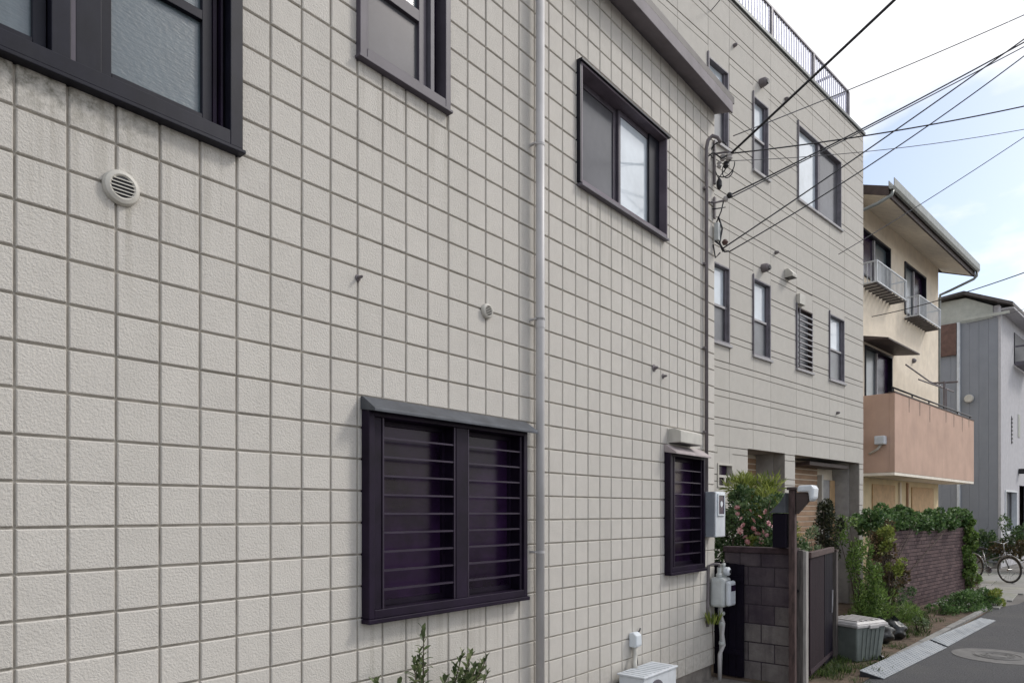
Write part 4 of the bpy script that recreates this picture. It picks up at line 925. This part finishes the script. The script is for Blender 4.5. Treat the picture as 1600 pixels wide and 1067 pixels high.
bush('grassy_shrub', [(-2.60, 12.9, .40, .28, .45, .34), (-2.35, 13.4, .30, .24, .4, .24), (-2.75, 12.2, .50, .25, .4, .40)], 5200, .10, .012, 'leaf_mid', 'feathery light green shrub spilling over behind the trash bin', 'bush', up=.7)
bush('blue_green_shrub', [(-2.65, 14.3, .40, .26, .4, .34)], 1300, .05, .024, 'leaf_dark', 'dark blue green shrub at the foot of the brick wall', 'bush')
bush('low_ground_shrub', [(-1.95, 17.0, .16, .42, .85, .22), (-1.75, 17.8, .16, .36, .6, .22), (-2.15, 16.3, .12, .30, .5, .14)], 5200, .06, .032, 'leaf_ivy', 'low spreading shrub at the far foot of the brick wall', 'bush', up=.5)
bush('lime_tuft', [(-1.52, 18.0, .18, .16, .32, .20)], 900, .07, .03, 'leaf_lime', 'bright lime tuft at the right end of the low spreading shrub', 'plant', up=.7)
# ivy on the brick wall: top mass and the hanging right end
fB = lambda s, o: (PB[0] + s*sin(R(DB)) + o*cos(R(DB)), PB[1] + s*cos(R(DB)) - o*sin(R(DB)))
tops = []
for k in range(22):
    s = -1.0 + k*.30; x, y = fB(s, -.08); tops.append((x, y, 1.84+random.uniform(-.04, .05), .25, .30, .24))
iv = bush('ivy', tops, 17000, .070, .058, 'leaf_ivy', 'thick dark green ivy heaped along the top of the brick wall', 'climbing plant', up=.1)
tails = []
for k in range(6):
    x, y = fB(LB-.02, .02); tails.append((x, y+random.uniform(-.1, .25), 1.75-k*.28, .22, .30, .24))
bush('ivy', tails, 5500, .075, .06, 'leaf_mid', 'lighter ivy hanging down the right end of the brick wall', 'climbing plant', up=-.2)
bush('dry_twigs', [(-2.2, 20.6, .35, .22, .5, .35)], 500, .09, .01, 'leaf_brown', 'dry brown twigs below the hanging ivy', 'plant', up=.8)
# far hedge
hb = [( -3.9+k*.55, 28.6+k*.05, .95, .42, .5, .85) for k in range(8)]
bush('far_hedge', hb, 7000, .10, .07, 'leaf_dark', 'dark mixed hedge behind the parked bicycle', 'hedge')
bush('far_hedge', [(-3.2, 28.0, .8, .5, .4, .55), (-2.0, 28.1, .9, .5, .4, .5)], 1500, .10, .06, 'leaf_brown', 'rust tinted bush in front of the dark far hedge', 'hedge')
# weeds
def tuft(name, x, y, n, h, spread, mt, z=0.012):
    b = MB()
    for _ in range(n):
        a = random.uniform(0, 2*pi); r = spread*math.sqrt(random.random()); d = Vector((cos(a)*random.uniform(.1, .7), sin(a)*random.uniform(.1, .7), 1))
        add_leaf(b, Vector((cos(a)*r, sin(a)*r, 0)), d, rnd_dir(), h*random.uniform(.5, 1.1), h*.10)
    return b
wd = MB()
for _ in range(150):
    x = random.uniform(-3.2, -2.05); y = random.uniform(8.6, 16.9)
    t = tuft('', 0, 0, random.randint(14, 34), random.uniform(.05, .16), random.uniform(.04, .13), '')
    wd.add([(v[0]+x, v[1]+y, v[2]+.012) for v in t.v], t.f)
for _ in range(90):
    x = random.uniform(-2.95, -2.32); y = random.uniform(8.9, 10.6)
    t = tuft('', 0, 0, 22, random.uniform(.05, .12), .12, '')
    wd.add([(v[0]+x, v[1]+y, v[2]+.012) for v in t.v], t.f)
tag(wd.build('weeds', M['leaf_weed'], fix=False), 'short green weeds scattered over the bare soil strip', 'weeds', kind='stuff')
lt = MB()
for _ in range(900):
    c = Vector((random.uniform(-3.1, -2.0), random.uniform(8.8, 17), .016)); add_leaf(lt, c, Vector((random.uniform(-1, 1), random.uniform(-1, 1), .15)), Vector((0, 0, 1)), random.uniform(.02, .06), random.uniform(.012, .03))
tag(lt.build('leaf_litter', M['leaf_brown'], fix=False), 'dry fallen leaves strewn over the soil strip', 'leaf litter', kind='stuff')
# wall weed at the meter
wwd = tuft('', 0, 0, 60, .20, .07, ''); o = wwd.build('wall_weed', M['leaf_lime'], fix=False, loc=(H1X+.08, 7.86, .70)); tag(o, 'small lime weed growing on the wall below the gas meter', 'plant')
MB().tube([(0, 0, .02), (.01, .02, -.3), (0, .03, -.69)], .004, 5).build('stem', M['bark'], o)
# pale flowers by the bags
bush('white_flower_plant', [(-2.15, 13.35, .22, .14, .2, .16)], 260, .035, .035, 'leaf_grey', 'small pale flowering plant beside the dark bags', 'plant')

# foreground shrub at the tiled wall
fp = empty('wall_shrub', (-3.22, 3.0, 0), 0, 'sparse shrub with upright leathery leaves in front of the grille window wall', 'shrub')
st = MB(); lv = MB()
tips = [(-.06, .04, 1.27, 1), (.02, -.42, 1.04, 1), (-.02, -.20, .98, 0), (.05, .28, 1.10, 1), (.0, .42, 1.07, 1), (.03, .55, 1.04, 1), (-.03, -.30, .92, 0), (.06, .12, .98, 0), (.04, .38, .95, 0), (-.05, -.05, 1.08, 1), (.08, .22, .90, 0), (.05, -.1, .9, 0), (-.02, .5, .92, 0), (.1, -.45, .88, 0)]
for q_ in range(20):
    t_ = random.choice(tips[:10]); tips.append((t_[0]+random.uniform(-.09, .09), t_[1]+random.uniform(-.11, .11), t_[2]-random.uniform(.04, .22), 0))
for (x, y, z, k) in tips:
    base = Vector((random.uniform(-.04, .04), random.uniform(-.08, .10), 0)); tip = Vector((x, y, z))
    mid = base.lerp(tip, .55) + Vector((random.uniform(-.03, .03), -(y)*.12, .0)); pts = [base, mid, tip]
    path = [base.lerp(mid, t)*(1-t) + mid.lerp(tip, t)*t for t in [i/8 for i in range(9)]]
    st.tube(path, .011, 7, r1=.003)
    for i in range(34):
        t = .45 + .55*i/33 if i else 1; j = t*8; i0 = min(7, int(j)); p = path[i0].lerp(path[i0+1], j-i0)
        a = i*2.4 + random.uniform(-.4, .4); el = random.uniform(.2, .9) + (t > .93)*.6
        d = Vector((cos(a)*cos(el), sin(a)*cos(el), sin(el))); ll = random.uniform(.05, .092)*(1.0 if t < .95 else .8)
        if t < .62 and random.random() < .35: continue
        n_ = Vector((0, 0, 1)).cross(d).cross(d)*-1; s_ = d.cross(Vector((0, 0, 1))).normalized(); up_ = s_.cross(d)
        w_ = ll*.25; q = len(lv.v)
        for u, ww, hh in ((0, .12, 0), (.35, .85, .03), (.7, .9, .02), (1, 0.05, -.10)):
            c = p + d*ll*u + up_*ll*hh
            lv.v += [tuple(c - s_*w_*ww + up_*w_*.18), tuple(c), tuple(c + s_*w_*ww + up_*w_*.18)]
        for r_ in range(3):
            for c_ in range(2): lv.f.append((q+r_*3+c_, q+r_*3+c_+1, q+r_*3+c_+4, q+r_*3+c_+3))
st.build('stems', M['bark'], fp, smooth=True); lv.build('foliage', M['leaf_front'], fp, fix=False)

# ------------------------------------------------------------------ bicycle
bk = empty('bicycle', (-2.15, 24.4, .03), 0, 'silver city bicycle parked in front of the far hedge', 'bicycle')
bk.rotation_euler = (0, 0, R(-38)); bk.scale = (1.12,)*3
def wheel(cx):
    b = MB(); pts = [(cx+cos(2*pi*k/28)*.32, 0, .33+sin(2*pi*k/28)*.32) for k in range(29)]
    w = b.tube(pts, .020, 8, cap=False).build('wheel', M['tyre'], bk, smooth=True)
    MB().tube([(cx+cos(2*pi*k/28)*.295, 0, .33+sin(2*pi*k/28)*.295) for k in range(29)], .012, 6, cap=False).build('rim', M['chrome'], w, smooth=True)
    s = MB()
    for k in range(18): a = 2*pi*k/18; s.tube([(cx, (.02 if k % 2 else -.02), .33), (cx+cos(a)*.29, 0, .33+sin(a)*.29)], .0022, 4)
    s.build('spokes', M['chrome'], w); MB().lathe([(.025, -.05), (.025, .05)], 1, (cx, 0, .33), 12).build('hub', M['chrome'], w)
    MB().tube([(cx+cos(a)*.36, 0, .33+sin(a)*.36) for a in [R(10+k*9) for k in range(17)]], .018, 6).build('mudguard', M['chrome'], bk, smooth=True)
wheel(-.54); wheel(.54)
b = MB()
for p in ([(-.54,0,.33),(-.08,0,.28)], [(-.08,0,.28),(-.22,0,.72)], [(-.54,0,.33),(-.20,0,.66)], [(-.08,0,.28),(.20,0,.42),(.40,0,.74)], [(-.17,0,.50),(.38,0,.68)], [(.40,0,.78),(.43,0,.60),(.54,0,.33)]): b.tube(p, .016, 8)
b.build('frame', M['chrome'], bk, smooth=True)
b = MB(); b.tube([(.40,0,.78),(.37,0,.98)], .013, 8); b.tube([(.20,-.26,1.02),(.33,-.20,1.04),(.37,0,.98),(.33,.20,1.04),(.20,.26,1.02)], .011, 8); b.build('handlebar', M['chrome'], bk, smooth=True)
b = MB(); b.hexa([(-.38,-.09,.80),(-.10,-.03,.80),(-.10,.03,.80),(-.38,.09,.80),(-.37,-.08,.86),(-.11,-.02,.85),(-.11,.02,.85),(-.37,.08,.86)]); b.build('saddle', M['black'], bk, bevel=.015)
MB().tube([(-.22,0,.72),(-.24,0,.81)], .013, 8).build('seat_post', M['chrome'], bk)
b = MB(); b.hexa([(.44,-.13,.74),(.68,-.13,.74),(.68,.13,.74),(.44,.13,.74),(.41,-.17,.98),(.74,-.17,.98),(.74,.17,.98),(.41,.17,.98)]); 
MB().lathe([(.09, -.012), (.09, .012)], 1, (-.08, .03, .28), 18).build('chainring', M['alu_dark'], bk)
b = MB(); b.tube([(-.08,-.06,.28),(.02,-.06,.14)], .01, 6); b.tube([(-.08,.06,.28),(-.18,.06,.42)], .01, 6); b.build('crank', M['chrome'], bk)

# ------------------------------------------------------------------ utility poles and wires
def pole(x, y, h, lab):
    r = empty('utility_pole', (x, y, 0), 0, lab, 'utility pole')
    MB().tube([(0, 0, 0), (0, 0, h)], .17, 20, r1=.11).build('shaft', M['pole'], r, smooth=True)
    for z in (h-.5, h-1.3, h-2.1): MB().box(-.6, .6, -.14, -.07, z-.04, z+.04).build('crossarm', M['alu_dark'], r)
    for z in (h-.5, h-1.3):
        for q in (-.5, -.2, .2, .5): MB().lathe([(.03, 0), (.05, .03), (.03, .06), (.045, .09), (.02, .12)], 2, (q, -.105, z+.04), 10).build('insulator', M['ceramic'], r)
pole(2.5, 13.8, 12.0, 'farther concrete utility pole on the opposite side of the road')
pole(2.3, 5.6, 10.0, 'nearer concrete utility pole on the opposite side of the road')
def wire(a, c, sag, r, lab, mt='cable', n=28, name='overhead_wire', group='overhead wires'):
    a, c = Vector(a), Vector(c); o = a
    pts = []
    for i in range(n+1):
        t = i/n; p = a.lerp(c, t) - a; p.z -= 4*sag*t*(1-t); pts.append(p)
    w = MB().tube(pts, r, 6).build(name, M[mt], smooth=True, loc=a); tag(w, lab, 'cable', group)
PA = (2.45, 13.75)
B1 = (-3.31, 8.11, 6.39); B2_ = (-3.33, 8.10, 5.88); B3 = (-3.40, 8.04, 5.23); B4 = (-3.33, 8.10, 5.20)
wire(B1, (2.3, 5.6, 7.75), .02, .014, 'thick black cable climbing steeply from the upper corner bracket')
wire(B1, (*PA, 8.45), .22, .008, 'sagging thin wire leaving the upper corner bracket almost level')
wire((-3.32, 8.10, 6.30), (*PA, 8.10), .30, .004, 'second thin level wire from the upper corner bracket', 'cable_grey')
wire((-3.30, 8.16, 6.62), (*PA, 10.45), .12, .006, 'thin wire passing the corner of the roof railing', 'cable_grey')
wire(B2_, (*PA, 10.55), .14, .009, 'black wire from the middle insulator to the pole')
wire((-3.32, 8.12, 5.86), (*PA, 10.30), .06, .007, 'thin wire running beside the middle insulator wire', 'cable_grey')
wire(B3, (*PA, 11.2), .10, .009, 'black wire from the lower insulator crossing below the wide window')
wire(B4, (*PA, 11.45), .38, .008, 'lowest black wire from the corner crossing the wide window')
wire((-3.15, 12.2, 6.30), (*PA, 9.8), .15, .006, 'faint wire from the box vent of the grey building', 'cable_grey')
wire((-4.78, 10.5, 9.95), (2.3, 5.6, 9.6), .02, .007, 'thin cable crossing the parapet of the grey building above the eave', 'cable_grey')
wire((-4.1, 18.9, 6.9), (*PA, 6.9), .28, .010, 'dark wire in front of the cream house below the window rails')
wire((-3.0, 26.9, 8.2), (3.5, 21.0, 8.0), .12, .008, 'pale wire low in the sky above the grey blue house', 'cable_grey')
# bracket with insulators on the corner of the tiled house
br = empty('cable_bracket', (-3.50, 8.05, 6.30), 0, 'tangle of cables, insulators and hooks at the upper corner of the tiled house', 'cable bracket')
MB().box(.0, .02, -.02, .02, -.25, .28).build('wall_plate', M['pvc_dark'], br)
MB().tube([(.02, 0, .12), (.12, .04, .12), (.20, .06, .10)], .012, 8).build('arm', M['pvc_dark'], br)
for (x, y, z, r) in ((.10, .03, .06, .035), (.17, .05, .05, .045), (.14, .03, -.04, .035), (.06, .02, -.02, .03)):
    MB().lathe([(r*.6, -.04), (r, -.02), (r*.7, 0), (r, .02), (r*.5, .04)], 2, (x, y, z), 12).build('insulator', random.choice([M['ceramic'], M['brown_ceramic'], M['black']]), br)
b = MB()
def loop(c, rx, rz, a0=0, a1=6.3, n=20, yy=.0): return [(c[0]+cos(a0+(a1-a0)*i/n)*rx, c[1]+yy*i/n, c[2]+sin(a0+(a1-a0)*i/n)*rz) for i in range(n+1)]
b.tube(loop((.08, -.05, .12), .10, .10, .3, 3.9), .008, 6); b.tube(loop((.11, .03, -.03), .12, .14, 3.0, 6.4, yy=.05), .007, 6); b.tube(loop((.16, .04, -.10), .07, .10, 2.4, 6.0), .006, 6)
b.tube([(.02, -.22, .0), (.05, -.12, .08), (.10, -.02, .03), (.19, .05, .08)], .010, 6); b.tube([(.0, .0, -.05), (.05, .02, -.18), (.12, .04, -.10), (.18, .06, .02)], .008, 6)
b.build('cable_loops', M['cable'], br, smooth=True)
MB().lathe([(.015, -.09), (.035, -.05), (.035, .0), (.012, .05)], 2, (.06, .02, -.23), 10).build('drop_clamp', M['black'], br)
br2 = empty('cable_bracket', (-3.50, 8.05, 5.75), 0, 'small insulator bracket at mid height of the tiled house corner', 'cable bracket')
MB().box(.0, .02, -.02, .02, -.12, .14).build('wall_plate', M['pvc_dark'], br2)
MB().tube([(.0, -.18, .02), (.05, -.05, .05), (.12, .03, .08), (.17, .05, .12)], .012, 8).build('arm', M['pvc_dark'], br2, smooth=True)
for d_ in (0, .05): MB().lathe([(.02, -.03), (.036, -.01), (.036, .01), (.02, .03)], 0, (.13+d_, .045, .10+d_*.6), 14).build('insulator', M['black' if d_ else 'ceramic'], br2)
br3 = empty('cable_junction', (-3.50, 8.05, 5.35), 0, 'hanging bundle of cables and junction box low on the tiled house corner', 'cable junction')
MB().box(.01, .07, -.03, .05, .0, .22).build('box', M['gasmeter'], br3, bevel=.01)
b = MB(); b.tube([(.03, .0, .22), (.08, .03, .36), (.10, .05, .48), (.14, .05, .52)], .008, 6); b.tube([(.02, -.02, .0), (.08, .03, -.06), (.12, .04, -.14), (.17, .05, -.14)], .010, 6)
b.tube([(.05, .02, .30), (.09, .04, .15), (.06, .03, -.02), (.10, .05, -.13)], .012, 6); b.tube([(-.0, -.02, -.04), (.02, .0, -.20), (.09, -.02, -.16)], .009, 6)
b.tube([(.02, -.1, .36), (.08, -.02, .38), (.13, .04, .40)], .007, 6); b.build('cable_loops', M['cable'], br3, smooth=True)
MB().lathe([(.025, -.03), (.04, 0), (.02, .03)], 2, (.12, .05, -.02), 10).build('insulator', M['brown_ceramic'], br3)
